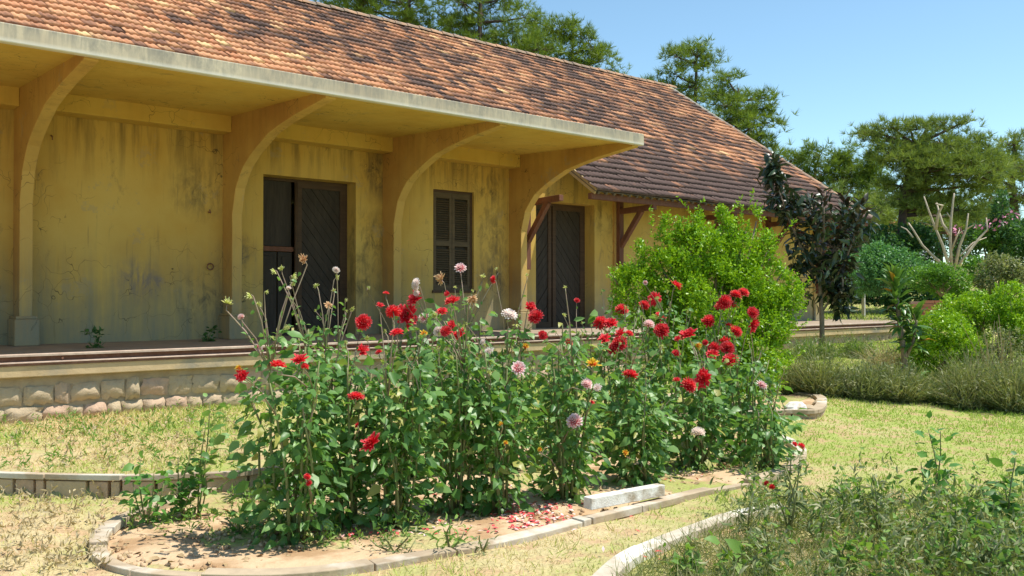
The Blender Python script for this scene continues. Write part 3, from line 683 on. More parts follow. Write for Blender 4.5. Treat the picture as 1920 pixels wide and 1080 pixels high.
# ------------------------------------------------------------------ plants
def blob_points(n, c, r, shell=.5):
    v = rdirs(n); t = RS.rand(n)**(1/3.); t = shell+(1-shell)*t if shell else t
    return np.array(c)+v*t[:,None]*np.array(r)
def px_blob(x, y, rx, ry, d, dep=.9):
    c = at(x, y, d); s = d/FPX; return c, (rx*s, rx*s*dep, ry*s)
def shrub(name, label, cat, base, d, blobs, mat, T=SMALL, size=.05, dens=1.0, group=None, trunkr=.03, up=.3, stemmat='trunk', sprig=.3, bits=6, shoots=0):
    base = Vector(base); o = empty(name, base, label, cat, group); P = []; Dn = []
    tb = MB(); 
    for (x,y,rx,ry) in blobs:
        c, r = px_blob(x,y,rx,ry,d); c = Vector(c)+Vector((RS.uniform(-.2,.2)*r[0], RS.uniform(-.25,.25)*r[0], 0))
        mid = base.lerp(c,.5)+Vector((RS.uniform(-.05,.05),RS.uniform(-.05,.05),.05))
        tb.tube([base, mid, c], [trunkr, trunkr*.7, trunkr*.3], 5)
        n = max(12, int(dens*18.*(r[0]*r[2]*3.14)/(size*size)/bits/1.2)); cen = blob_points(int(n*1.7), c, r, .45); gx = cen/(size*7.); gn = vnoise(gx[:,0]+gx[:,2]*.9, gx[:,1]-gx[:,2]*.7, 1., int(x)%13)
        cen = cen[gn > .37][:n]; n = len(cen); ex = np.where(RS.rand(n) < .22, RS.rand(n)*.26, 0)[:,None]; cen = cen+(cen-np.array(c))*ex; out = cen-np.array(c); out /= np.maximum(np.linalg.norm(out,axis=1,keepdims=True),1e-6)
        out = out*.6+rdirs(n)*.35+np.array([0,0,up]); out /= np.linalg.norm(out,axis=1,keepdims=True)
        for k in range(bits):      # leaves along each sprig
            P.append(cen+out*(k/bits*sprig*size*6-.5*size)+RS.normal(size=(n,3))*size*.18); Dn.append(out*.55+rdirs(n)*.85)
        ns_ = int(shoots*r[0]*r[2]*30)
        for k in range(ns_):
            v = rdirs(1, .9)[0]; q0 = np.array(c)+v*np.array(r)*.9; ln_ = size*RS.uniform(4,10); m_ = int(ln_/size*5); tt = np.sort(RS.rand(m_))[:,None]
            v2 = v+np.array([RS.uniform(-.3,.3),RS.uniform(-.3,.3),.5]); v2 /= np.linalg.norm(v2); P.append(q0+v2*tt*ln_+RS.normal(size=(m_,3))*size*.22*(1.1-tt)); Dn.append(v2*.7+rdirs(m_)*.8)
    tb.build('branches' if len(blobs) > 1 else 'trunk', M[stemmat], o, smooth=True)
    P = np.concatenate(P); Dn = np.concatenate(Dn); k = P[:,2] > base.z-.05; P, Dn = P[k], Dn[k]
    cloud('foliage', T, P, frames(Dn, rdirs(len(P),.8)), size*(.7+.6*RS.rand(len(P))), M[mat], o, 'stuff'); return o
# lime green bush beside the building
lb = [(1330,580,85,95),(1255,520,45,50),(1205,560,45,50),(1310,480,50,50),(1385,490,45,50),(1430,545,50,55),(1450,600,42,60),(1400,650,72,75),(1290,640,80,80),(1230,470,16,34),(1247,440,9,30),(1284,430,12,34),(1312,440,10,34),(1345,430,14,36),(1372,440,10,30),(1402,430,12,36),(1418,415,8,22),(1440,470,12,30),(1474,500,14,24),(1186,510,22,14),(1165,520,26,10),(1200,480,10,24),(1143,512,12,5),(1485,560,16,30),(1340,700,90,45),(1420,700,60,40),(1265,600,60,50)]
shrub('lime_bush', 'large bright lime green bush in front of the building, taller than the dahlias', 'bush', at(1335,742,11.6), 11.6, lb, 'lime', SMALL, .044, 1.7, up=.7, sprig=.5, bits=7, shoots=2.6)

# ---- pines
def pine(label, d, trunkx, ybase, ytop, blobs, mat='needle', ts=.36, trunkr=.22, dens=1., cat='pine tree', lean=0):
    s = d/FPX; f = at(trunkx, ybase, d); f.z = min(f.z, gz(f.x,f.y)+.0) if gz(f.x,f.y) > -5 else f.z; f.z = gz(f.x,f.y)-.1
    top = at(trunkx+lean, ytop, d); o = empty('pine_tree', f, label, cat, 'pine trees behind the station')
    MB().tube([f, f.lerp(top,.35)+Vector((.15,0,0)), f.lerp(top,.7)+Vector((-.1,.1,0)), top], [trunkr, trunkr*.8, trunkr*.5, trunkr*.15], 8).build('trunk', M['bark'], o, smooth=True)
    lm = MB(); P = []; Dn = []
    for (x,y,rx,ry) in blobs:
        c, r = px_blob(x,y,rx,ry,d,.8); c = Vector(c)+Vector((SN,-CS,0))*0+Vector((CS,SN,0))*RS.uniform(-.8,.8)*r[0]
        t = max(.1,min(.97,(c.z-.6*r[2]-f.z)/(top.z-f.z))); st = f.lerp(top,t)
        lm.tube([st, st.lerp(c,.5)+Vector((0,0,-.1*r[2])), c], [trunkr*.35,trunkr*.22,trunkr*.12], 5)
        # clumps inside the blob, each a spray of tufts
        nc = max(5, int(dens*.95*rx*ry/ (ts/s)**2*3.2)); cc = blob_points(nc, c, r, .30)
        for q in cc:
            q = Vector(q); lm.tube([c.lerp(q,.05), c.lerp(q,.6)+Vector((0,0,-.05)), q], [trunkr*.10,trunkr*.07,trunkr*.04], 3, cap=False)
            nt = RS.randint(6,11); off = RS.normal(size=(nt,3))*np.array([ts*.75,ts*.75,ts*.42]); P.append(np.array(q)+off)
            od = np.array(q)-np.array(c); od /= max(1e-6,np.linalg.norm(od)); Dn.append(od*.4+rdirs(nt)*.5+np.array([0,0,.75]))
    lm.build('limbs', M['bark'], o, smooth=True); P = np.concatenate(P); Dn = np.concatenate(Dn)
    cloud('crown', TUFT, P, frames(Dn, rdirs(len(P))), ts*(.75+.6*RS.rand(len(P))), M[mat], o, 'stuff')
pine('tall pine behind the roof, leftmost, cut off by the top of the photo', 42, 770, 430, -160, [(600,-15,50,22),(660,-8,50,28),(700,25,55,32),(640,10,40,22),(760,15,55,40),(730,58,60,30),(800,60,55,40),(690,-70,90,45),(800,-60,80,45),(850,95,40,22),(740,-130,90,50)])
pine('tall pine behind the roof ridge, second from the left', 40, 905, 430, -140, [(870,10,45,30),(940,-15,55,30),(905,60,60,42),(960,80,60,38),(860,45,40,32),(900,-80,90,45),(985,30,28,18),(1010,100,45,28),(880,110,50,25),(950,120,60,25)])
pine('rounded pine behind the ridge, third from the left with sky on its right', 44, 1075, 420, 60, [(1045,58,32,22),(1020,85,35,26),(1075,65,34,26),(1105,85,34,26),(1075,110,50,25),(1125,110,28,22),(1148,128,20,14),(1100,130,55,20),(1030,120,40,22),(1012,40,18,12)])
pine('tall narrow pine rising above the right end of the ridge', 40, 1308, 420, 92, [(1300,84,30,16),(1322,92,22,14),(1272,108,30,16),(1300,118,34,18),(1330,118,18,10),(1270,145,30,18),(1305,155,34,18),(1262,172,26,14),(1300,190,40,16),(1225,158,14,8)])
pine('spreading pine behind the roof slope with a light green lower crown', 37, 1385, 430, 165, [(1370,146,26,18),(1350,170,30,20),(1385,172,30,22),(1362,200,42,22),(1400,205,34,22),(1435,182,12,9),(1430,205,14,8),(1437,232,20,10),(1405,240,38,22),(1350,235,50,24),(1425,262,24,14),(1390,275,50,22),(1340,265,36,20),(1440,285,22,14),(1400,310,44,20)])
fx = [(1480,300,'leftmost'),(1530,292,'second from left'),(1585,285,'third from left'),(1628,300,'rightmost')]
for x, y, w_ in fx:
    pine('dense distant pine in the row beyond the roof end, '+w_+' of four', 58, x, 450, y+12, [(x,y+2,30,18),(x-14,y+30,34,22),(x+14,y+34,34,24),(x,y+62,40,26),(x+8,y+95,42,26),(x-10,y+125,44,28)], 'needle', .5, .3)
pine('broad flat-topped umbrella pine left of the right-edge pines', 34, 1668, 470, 262, [(1630,250,26,9),(1665,290,40,18),(1720,330,60,26),(1800,330,70,28),(1860,320,40,26),(1760,300,70,26),(1640,246,28,8),(1672,240,34,10),(1648,262,26,7),(1710,243,36,13),(1745,238,30,12),(1780,228,30,10),(1815,226,28,9),(1700,272,44,18),(1760,270,50,22),(1820,262,44,20),(1680,302,40,16),(1740,312,54,22),(1810,305,54,24),(1850,282,30,20),(1700,345,46,18),(1775,352,54,22),(1840,345,40,22),(1735,385,50,18),(1810,392,50,20),(1690,375,30,14)], 'needle_far', .30, .26, 1.35, lean=50)
pine('dark pine at the right edge of the photo', 38, 1905, 470, 250, [(1890,268,30,14),(1915,275,28,16),(1880,300,32,18),(1915,318,40,22),(1880,345,36,20),(1920,362,40,24),(1890,392,40,20),(1940,300,40,30)], 'needle_far', .34, .25)
pine('second trunked pine filling the gap behind the umbrella pine', 48, 1790, 470, 330, [(1760,420,40,20),(1820,420,50,24),(1700,415,40,24),(1870,420,50,26),(1650,395,30,20),(1640,425,30,20)], 'needle_far', .4, .25)
for tx,ty_,tw in ((1475,395,'low pine in the row behind the roof end, nearest the roof'),(1560,400,'low pine in the row behind the umbrella pine trunk, at left'),(1660,405,'low broad pine right behind the umbrella pine trunk'),(1760,400,'low broad pine behind the pale pruned tree'),(1860,400,'low broad pine left of the right-edge pine')):
    pine(tw, 54, tx, 470, ty_-40, [(tx,ty_-30,44,20),(tx-34,ty_-8,40,22),(tx+34,ty_-10,40,22),(tx,ty_+14,56,26),(tx-40,ty_+38,46,24),(tx+40,ty_+38,46,24),(tx,ty_+52,60,24)], 'needle_far', .5, .25, .8)
shrub('conifer', 'small dark cone shaped conifer before the right-edge pines', 'conifer', at(1880,470,30), 30, [(1880,375,10,14),(1878,395,18,16),(1882,415,24,18),(1878,438,30,20)], 'hedge', SMALL, .13, 1.1, trunkr=.06)
# ---- pruned pale tree
dt = empty('pruned_tree', at(1780,505,27), 'leafless pale tree with heavily pruned forked branches', 'tree')
BR = [[(1782,508),(1768,460),(1755,430),(1742,395),(1733,368)],[(1780,505),(1755,485),(1730,460),(1712,430),(1704,418)],[(1755,430),(1760,400),(1768,385),(1755,382)],[(1785,505),(1782,450),(1784,410),(1788,375),(1790,362)],[(1782,440),(1768,420),(1762,400),(1757,380)],
      [(1790,505),(1800,460),(1812,430),(1816,400)],[(1795,500),(1818,470),(1838,445),(1852,430),(1850,408)],[(1800,480),(1825,455),(1850,445)],[(1784,470),(1795,440),(1808,432)],[(1784,410),(1776,398)],[(1712,445),(1700,430),(1690,425)],[(1812,430),(1826,422)],[(1778,490),(1790,455),(1800,430)]]
for i, b_ in enumerate(BR):
    pts = [at(x,y,27+math.sin(i*2.1)*.6*(k/len(b_))) for k,(x,y) in enumerate(b_)]; r0 = .050 if len(b_) > 3 else .028
    MB().tube(pts, [r0*(1-.6*k/(len(pts)-1)) for k in range(len(pts))], 7).build('branch', M['deadwood'], dt, smooth=True)
# ---- background hedges and bushes
def bush(name, label, x, y, rx, ry, d, mat, size=.08, extra=(), dens=1.0, cat='bush', **k):
    bl = [(x,y,rx,ry)]+[(x+dx*rx,y+dy*ry,rx*s,ry*s) for dx,dy,s in ((-.55,.2,.55),(.55,.15,.55),(-.2,-.5,.5),(.3,-.45,.5),(0,.5,.6))]+list(extra)
    b0 = at(x, y+ry, d); return shrub(name, label, cat, b0, d, bl, mat, SMALL, size, dens, **k)
GB = 'bushes on the bank behind the platform'
bush('hedge_bush','dark green hedge mass far behind the rubber tree',1560,450,90,60,34,'hedge',.14,group=GB)
bush('hedge_bush','dark hedge behind the pruned tree trunk',1700,470,70,45,33,'hedge',.14,group=GB)
bush('hedge_bush','dark hedge right of the pruned tree',1850,468,60,45,31,'hedge',.13,group=GB)
bush('hedge_bush','dark hedge at the right photo edge under the pines',1935,470,60,60,29,'hedge',.13,group=GB)
for hx,hy,hl in ((1500,520,'low hedge behind the lime bush and rubber tree'),(1570,548,'low dark hedge beyond the platform grass, left of the fence post'),(1650,548,'low dark hedge beyond the platform grass, right of the fence post'),(1745,560,'low hedge behind the brick wall')):
    bush('hedge_bush',hl,hx,hy,60,22,33,'hedge',.12,group=GB)
bush('flowering_bush','tall bush with pink blossoms at the right edge',1895,440,50,26,30,'green',.12,group=GB)
pk = empty('pink_blossoms', at(1880,425,29.6), 'pink blossoms sprinkled over the tall bush near the right edge', 'flowers')
P = np.concatenate([blob_points(26, *px_blob(x,y,rx,ry,29.3), .6) for x,y,rx,ry in ((1855,422,28,12),(1900,412,20,14),(1790,432,16,8))])
cloud('blossom', SMALL, P, frames(rdirs(len(P)), rdirs(len(P))), np.full(len(P),.14), simple('pink_blossom',(.62,.20,.32),(.70,.30,.40),9,.7,0), pk, 'stuff')
bush('ground_cover_bush','blue green creeper mass on the bank between rubber tree and pruned tree',1655,505,55,45,27,'cover',.085,((1610,520,40,30),(1690,500,40,30)),group=GB)
bush('ground_cover_bush','blue green creeper on the bank behind the rubber tree trunk',1590,520,50,36,29,'cover',.085,group=GB)
bush('green_bush','bright bush above the low brick wall',1765,525,52,30,22,'green',.06,((1725,520,25,18),),group=GB)
bush('green_bush','bright narrow bush right of the brick wall',1826,510,24,26,23,'green',.065,group=GB)
bush('olive_bush','dull olive bush behind the thin concrete post',1890,520,45,40,21,'weed',.07,group=GB)
bush('lime_shrub','low rounded lime green shrub in front of the brick wall',1768,645,66,58,15.2,'lime',.045,dens=1.1)
bush('lime_shrub','broad lime shrub right of the rounded one',1835,590,62,42,16,'lime',.048,((1800,575,30,20),),dens=1.0)
bush('lime_shrub','lime shrub cut off by the right photo edge',1915,610,48,55,15.5,'lime',.048,((1900,560,30,30),),dens=1.0)
bush('olive_bush','grey green thin shrub with bare stems below, at right',1880,660,50,45,15,'weed',.045,dens=.45)
sb = empty('bare_twiggy_shrub', at(1845,720,14.6), 'bare pale twigs of a dried shrub right of the rounded lime shrub', 'shrub')
m = MB()
for i in range(60):
    a = at(1845+RS.uniform(-25,60),725,14.6+RS.uniform(-.3,.3)); b_ = a+Vector(RS.normal(size=3)*.25)+Vector((0,0,RS.uniform(.3,.95))); m.tube([a,a.lerp(b_,.5)+Vector(RS.normal(size=3)*.05),b_],[.010,.008,.004],4,cap=False)
m.build('twigs', M['straw'], sb)
# ---- wispy grass clumps
def clump(label, x, y, w_, h_, d, n=3400, mat='wispy', group='tall wispy grass clumps edging the lawn'):
    c = on_ground(x, y) if d is None else foot(x, d); dd = (c.x*CS+c.y*SN); s = dd/FPX; R0 = w_*s*.8
    o = empty('grass_clump', c, label, 'grass clump', group); a = RS.rand(n)*6.283; r = np.sqrt(RS.rand(n))*R0
    P = np.stack([c.x+r*np.cos(a), c.y+r*.7*np.sin(a), np.zeros(n)],1); P[:,2] = ground_z(P[:,0],P[:,1])
    n_ = sm(vnoise(P[:,0],P[:,1],2.6,5)*1.5-.2); L = h_*s*(.25+.95*RS.rand(n)**1.3)*(.35+1.25*n_)*(1-.45*(r/R0)**2); dr = np.stack([np.cos(a)*r/R0*.5, np.sin(a)*r/R0*.5, np.full(n,1.)],1)+rdirs(n)*.75
    T = ([(0,.5,0),(0,-.5,0),(.4,.45,.02),(.4,-.45,.02),(.75,.3,-.03),(.75,-.3,-.03),(1,0,-.16)], [np.array([(0,1,3,2),(2,3,5,4)]), np.array([(4,5,6)])])
    cloud('blades', T, P, frames(dr, rdirs(n)), np.stack([L,np.full(n,.008),L],1), M[mat], o, 'stuff')
    # fine leaves over the blades
    q = n*2; t = RS.rand(q)[:,None]; idx = RS.randint(0,n,q); PP = P[idx]+dr[idx]/np.linalg.norm(dr[idx],axis=1,keepdims=True)*L[idx][:,None]*t
    cloud('leaves', LEAF_LONG, PP, frames(rdirs(q,.4), rdirs(q)), .035+.05*RS.rand(q), M['weed'], o, 'stuff')
for i, (x,y,w_,h_,lab) in enumerate([(1480,735,45,78,'wispy grass clump nearest the lime bush'),(1550,740,48,92,'wispy grass clump below the rubber tree trunk'),(1620,745,50,95,'dark wispy grass clump right of the rubber tree trunk'),(1690,748,48,80,'wispy grass clump under the young rubber plant'),(1755,752,42,60,'low grass clump in front of the rounded lime shrub'),(1825,765,55,95,'large olive grass clump right of the rounded lime shrub'),(1905,772,50,80,'grass clump cut off by the right photo edge')]):
    clump(lab, x, y, w_, h_*(.72,.88,.72,.80,.62,.80,1.0)[i], None, mat=('wispy','wispy','weed','wispy','weed2','wispy','wispy')[i])
clump('pale straw clump behind the young rubber plant', 1668, 705, 36, 52, None, 1200, 'straw')
clump('green weedy grass along the foot of the far platform', 1530, 672, 50, 40, None, 1500, 'weed2'); clump('green grass at the platform foot left of the young rubber plant', 1600, 668, 50, 34, None, 1500, 'weed2')
# ---- rubber tree
def rubber(label, d, base, stems, mat, leaf, n, name='rubber_tree'):
    f = on_ground(*base); dd = f.x*CS+f.y*SN; o = empty(name, f, label, 'tree'); pts_all = []; me = mesh_np('leaf', leaf[0], leaf[1], M[mat])
    m = MB()
    for k, st in enumerate(stems):
        P = [at(x,y,dd+off) for x,y,off in st]
        if k == 0: P[0] = f-Vector((0,0,.05))
        MB().tube(P, [(.055 if k == 0 else .03)*(1-.6*i/(len(P)-1)) for i in range(len(P))], 6).build('trunk' if k == 0 else 'branch', M['trunk'], o, smooth=True)
        L = resample(P, .09); lo = int(len(L)*(.35 if k else .55)); pts_all += [(L[i], (L[i]-L[i-1]).normalized(), i/len(L)) for i in range(max(1,lo), len(L))]
    for i in range(n):
        p, dr, t = pts_all[i%len(pts_all)]; a = i*2.4; up = Vector((0,0,1)); v = Vector((math.cos(a),math.sin(a),0)); el = random.uniform(-.8,.8) if t < .75 else random.uniform(.4,2.4)
        dv = (v+up*el).normalized(); s = random.uniform(.20,.34)*(dd/18 if name == 'rubber_tree' else 1)
        rot = frames(np.array([dv]), np.array([[random.uniform(-.4,.4),random.uniform(-.4,.4),1.]]))[0]; put(me, 'leaf', o, p+v*.03, rot, s, f)
ST = [[(1541,662,0),(1541,600,0),(1538,540,0),(1535,480,.05),(1530,430,0),(1520,380,0)],[(1538,540,0),(1560,480,.1),(1575,430,.2),(1585,390,.2),(1583,372,.2)],[(1540,560,0),(1580,500,-.2),(1600,450,-.2),(1610,400,-.2)],[(1538,520,0),(1500,460,-.1),(1475,400,-.1),(1455,340,0),(1447,300,0)],[(1535,500,0),(1545,440,-.3),(1545,390,-.3),(1548,360,-.3)],
      [(1560,480,.1),(1590,430,.3),(1610,400,.3),(1622,378,.3)],[(1500,460,-.1),(1490,420,.2),(1490,370,.2)],[(1580,500,-.2),(1580,540,-.2),(1560,570,-.2)],[(1475,400,0),(1455,375,.1),(1430,352,.1)],[(1541,585,0),(1565,550,.1),(1590,500,.3)]]
rubber('young burgundy leaved rubber tree on a thin trunk before the building end', None, (1541,664), ST, 'ficus', LEAF_FICUS, 300)
o_last = [x for x in bpy.data.objects if x.name.startswith('rubber_tree')][0]
P = np.concatenate([blob_points(90, *px_blob(x,y,rx,ry,18.6), .3) for x,y,rx,ry in ((1560,450,55,60),(1535,525,42,48),(1580,560,22,30),(1500,470,30,40),(1530,400,50,45),(1600,420,40,45),(1470,380,28,35),(1560,510,45,40),(1450,320,14,26))])
cloud('inner_foliage', LEAF_FICUS, P, frames(rdirs(len(P),-.2), rdirs(len(P),.8)), .22+.10*RS.rand(len(P)), M['ficus_dark'], o_last, 'stuff')
rubber('green leaved young rubber plant with an orange leaf beside the round shrub', None, (1698,722), [[(1698,722,0),(1694,660,0),(1686,600,0),(1680,550,0),(1675,515,0)],[(1694,680,0),(1712,640,0),(1718,605,0),(1714,585,0)],[(1690,690,0),(1705,700,0),(1712,715,0)]], 'ficus_green', LEAF_FICUS, 170, 'rubber_plant')
# ---- brick wall, posts, distant house
bw = empty('low_brick_wall', at(1750,590,20), 'low wall of loose red bricks behind the round lime shrub', 'wall')
bme = MB().box((0,0,0),(.21,.10,.065)).mesh('brick', M['brick']); p0 = at(1712,594,20); dx = Vector((SN,-CS,0))
for r_ in range(6):
    for c_ in range(5 if r_ < 5 else 3):
        o = link('brick', bme, bw); o.location = p0+dx*(c_*.222+(.11 if r_%2 else 0)+(.15 if r_==5 else 0))+Vector((0,0,r_*.075-.08))-bw.location; o.rotation_euler[2] = math.atan2(-CS,SN)+random.uniform(-.04,.04)
MB().bar(p0+Vector((CS,SN,0))*.14+Vector((0,0,.14)), p0+Vector((CS,SN,0))*.14+dx*1.15+Vector((0,0,.14)), .06, .40).build('backing', M['mortar'], bw)
PM = simple('grey_concrete_post',(.42,.41,.37),(.34,.33,.30),8)
for x,y0,y1,d,l in ((1860,495,550,22,'thin concrete fence post standing in the olive bush at right'),(1619,543,580,30,'thin fence post on the grass right of the rubber tree trunk')):
    b_ = at(x,y1,d); t_ = at(x,y0,d); tag(MB().box((b_.x-.05,b_.y-.05,b_.z-.3),(b_.x+.05,b_.y+.05,t_.z),.008).build('fence_post', PM), l, 'post', 'fence posts')
hs = empty('distant_house', at(1650,455,75), 'small pale house with red roof glimpsed through the trees', 'house')
p = at(1650,470,75); q = MB().box((p.x-3,p.y-3,p.z-4),(p.x+3,p.y+3,p.z+1.6)); q.build('wall', simple('pale_blue_wall',(.55,.58,.66),(.50,.53,.6),2), hs)
MB().add([(p.x-3.4,p.y-3.4,p.z+1.6),(p.x+3.4,p.y-3.4,p.z+1.6),(p.x+3.4,p.y+3.4,p.z+1.6),(p.x-3.4,p.y+3.4,p.z+1.6),(p.x,p.y,p.z+2.8)],[(0,1,4),(1,2,4),(2,3,4),(3,0,4),(3,2,1,0)]).build('roof', simple('red_sheet_roof',(.5,.12,.07),(.42,.1,.06),2), hs)
MB().box((p.x-1.5,p.y-3.05,p.z-.4),(p.x-.3,p.y-3.003,p.z+.8)).build('window', M['door'], hs); MB().box((p.x-3.05,p.y-1,p.z-.4),(p.x-3.003,p.y+.2,p.z+.8)).build('window', M['door'], hs)

# ------------------------------------------------------------------ dahlias
def bloom_mesh(name, mat, seed, n=96, layers=1.0, flat=.85, ragged=.0):
    r = np.random.RandomState(seed); V = []; F = []; tip = []
    for i in range(n):
        t = i/n; a = i*2.39996; e = (1-t)*2.25*layers-.1; e = min(2.15, e)                 # polar angle from the axis
        L = .5*(.72+.28*(1-t))*(1+r.uniform(-.12,.12)*(1+4*ragged)); w = .085*(.6+.4*(1-t))*(1+ragged)
        rad = np.array([math.cos(a), math.sin(a), 0]); ax = np.array([0,0,1.]); d = rad*math.sin(e)+ax*math.cos(e)*flat
        s = np.array([-math.sin(a), math.cos(a), 0]); nn = np.cross(d, s); b = d*.08; k = len(V)
        if ragged: d = d+r.normal(size=3)*ragged
        for (tt, ww, lift) in ((0,.5,0),(.55,1.0,-.03),(.9,.75,.03)):
            c = b+d*L*tt; V += [c+s*w*ww+nn*lift+nn*.03, c-nn*.02+nn*lift, c-s*w*ww+nn*lift+nn*.03]; tip += [tt+.15,tt-.1,tt+.15]
        V.append(b+d*L); tip.append(1.1)
        for j in (0,3): F += [(k+j,k+j+1,k+j+4,k+j+3),(k+j+1,k+j+2,k+j+5,k+j+4)]
        F += [(k+6,k+7,k+9,k+9),(k+7,k+8,k+9,k+9)]
    T3 = [f[:3] for f in F if f[2] == f[3]]; Q = [f for f in F if f[2] != f[3]]
    return mesh_np(name, V, [np.array(T3), np.array(Q)], mat, extra={'tip': tip})
BL = {'r':[bloom_mesh('flower',M['pr'],1), bloom_mesh('flower',M['pr'],2,80,.8,.7,.08), bloom_mesh('flower',M['pr'],3,110,1.,1.0,.04), bloom_mesh('flower',M['pr'],11,60,.75,.6,.16)], 'w':[bloom_mesh('flower',M['pw'],4), bloom_mesh('flower',M['pw'],5,60,1,.8,.05)], 'p':[bloom_mesh('flower',M['pp'],6), bloom_mesh('flower',M['pp'],7,60)],
      'f':[bloom_mesh('flower',M['pf'],8,44,.9,1.0,.22)], 'o':[bloom_mesh('flower',M['po'],9,36,.8,1.,.12)], 'y':[bloom_mesh('flower',M['py'],10,26,.7,1.1,.1)]}
FL = """955 589 26 w;994 576 24 r;1004 593 30 r;778 560 30 r;780 533 21 w;781 550 12 w;737 584 27 r;763 593 40 r;744 624 24 r;794 595 20 p;724 550 11 r;713 572 12 r;827 524 20 f;863 502 22 p;848 565 28 r;828 584 20 r;885 558 22 f;905 520 13 y;925 524 14 r;838 551 10 r;822 621 17 w;836 620 20 r;847 611 18 r;860 626 22 r;795 626 14 o;815 591 12 y;905 641 11 w;917 658 16 w;985 650 12 o;967 608 13 y;710 660 12 r;1018 628 17 r;682 604 32 r;679 657 22 r;973 690 26 p;1066 643 16 r;1082 563 10 r;1166 581 24 r;1126 605 26 r;1144 606 24 r;1229 561 27 r;1208 572 18 r;1267 535 20 r;1238 594 20 r;1217 608 21 p;1241 619 24 r;1359 567 28 r;1350 574 20 r;1371 571 22 r;1380 552 20 r;1394 548 18 r;1412 586 20 r;1412 610 22 r;1328 602 24 r;1290 626 25 r;1380 621 22 r;1366 610 12 r;1358 640 25 r;1364 652 24 r;1337 654 26 r;1336 664 24 r;1369 674 26 r;1163 625 22 r;1161 644 28 r;1180 625 16 r;1133 635 20 r;1148 656 20 r;1270 635 12 r;1268 662 14 r;1322 642 10 r;1309 648 12 o;1318 710 30 r;1291 722 27 r;1181 703 28 r;1268 712 12 r;1111 683 24 o;1100 720 22 p;1120 726 14 w;1428 721 19 p;697 830 32 r;668 743 26 r;670 797 12 r;1077 789 28 p;1249 784 24 p;1110 754 9 r;940 795 11 o;1012 842 9 o;948 830 10 o;1172 848 10 o;522 685 28 r;563 674 25 r;572 687 14 r;485 652 14 p;454 704 22 r;448 690 12 o;452 594 12 p;570 487 19 f;426 569 19 y;470 553 15 y;515 507 13 y;528 505 12 y;548 517 15 y;548 530 13 y;541 540 10 w;630 506 12 w;630 520 11 y;594 537 11 y;626 546 10 y;615 572 15 f;498 546 10 y;1308 810 22 w;1210 530 9 p;1060 540 8 y;932 505 8 y;988 517 9 y;1205 690 9 y;690 540 9 y;660 579 10 y;1000 690 8 y;1240 650 9 y;1150 600 9 y;577 893 12 r;580 905 10 r;1470 690 9 y"""
FL = [(float(a),float(b),float(c),k) for a,b,c,k in (s.split() for s in FL.split(';'))]
# plant: base x, base y, leafy top y, half width px, dense, label
PL = [(545,1012,640,105,1.2,'dahlia plant at the left end of the main row, leaning left with withered buds'),
      (600,925,560,60,.8,'tall dahlia with long bare stems and pale spent buds before the first door'),
      (650,985,655,75,1.,'dahlia with a single red bloom hanging low, left of centre'),
      (745,988,640,80,1.1,'bushy front dahlia below the big red bloom cluster'),
      (770,900,600,62,.9,'dahlia carrying the large red blooms before the wall, left of the shutter'),
      (850,962,640,75,1.,'front dahlia under the window with a thick leafy stem'),
      (860,885,560,60,.9,'dahlia reaching up to the shuttered window'),
      (935,960,660,65,.9,'front dahlia by the patch of fallen petals'),
      (965,880,610,62,.9,'dahlia carrying the round white bloom'),
      (1060,938,660,70,1.05,'front dahlia with the pink and white bloom hanging low'),
      (1070,865,610,60,.8,'slender dahlia before the second door with few small blooms'),
      (1150,850,600,60,.9,'dahlia with a dense red cluster left of the lime bush'),
      (1195,905,660,80,1.2,'front dahlia behind the white board'),
      (1240,840,590,60,.9,'dahlia with red blooms standing out against the lime bush'),
      (1300,880,650,70,1.0,'front dahlia right of the white board with pairs of red blooms'),
      (1345,835,590,60,1.0,'dahlia with stacked red blooms near the lime bush centre'),
      (1400,860,640,60,.8,'rightmost tall dahlia of the row with red blooms against the lime bush'),
      (1440,885,760,50,.55,'low leafy dahlia at the right end of the bed')]
LV = [leaf_T(.26,.10,.22), leaf_T(.30,.03,.40), leaf_T(.22,.12,.05), leaf_T(.31,-.05,.12)]
lmes = [mesh_np('leaf', a, b, M['dahlia'], smooth=True) for a, b in LV]
lme = mesh_np('leaf', LEAF_BROAD[0], LEAF_BROAD[1], M['dahlia'], smooth=True)
roots = []
GD = 'dahlias in the raised bed'
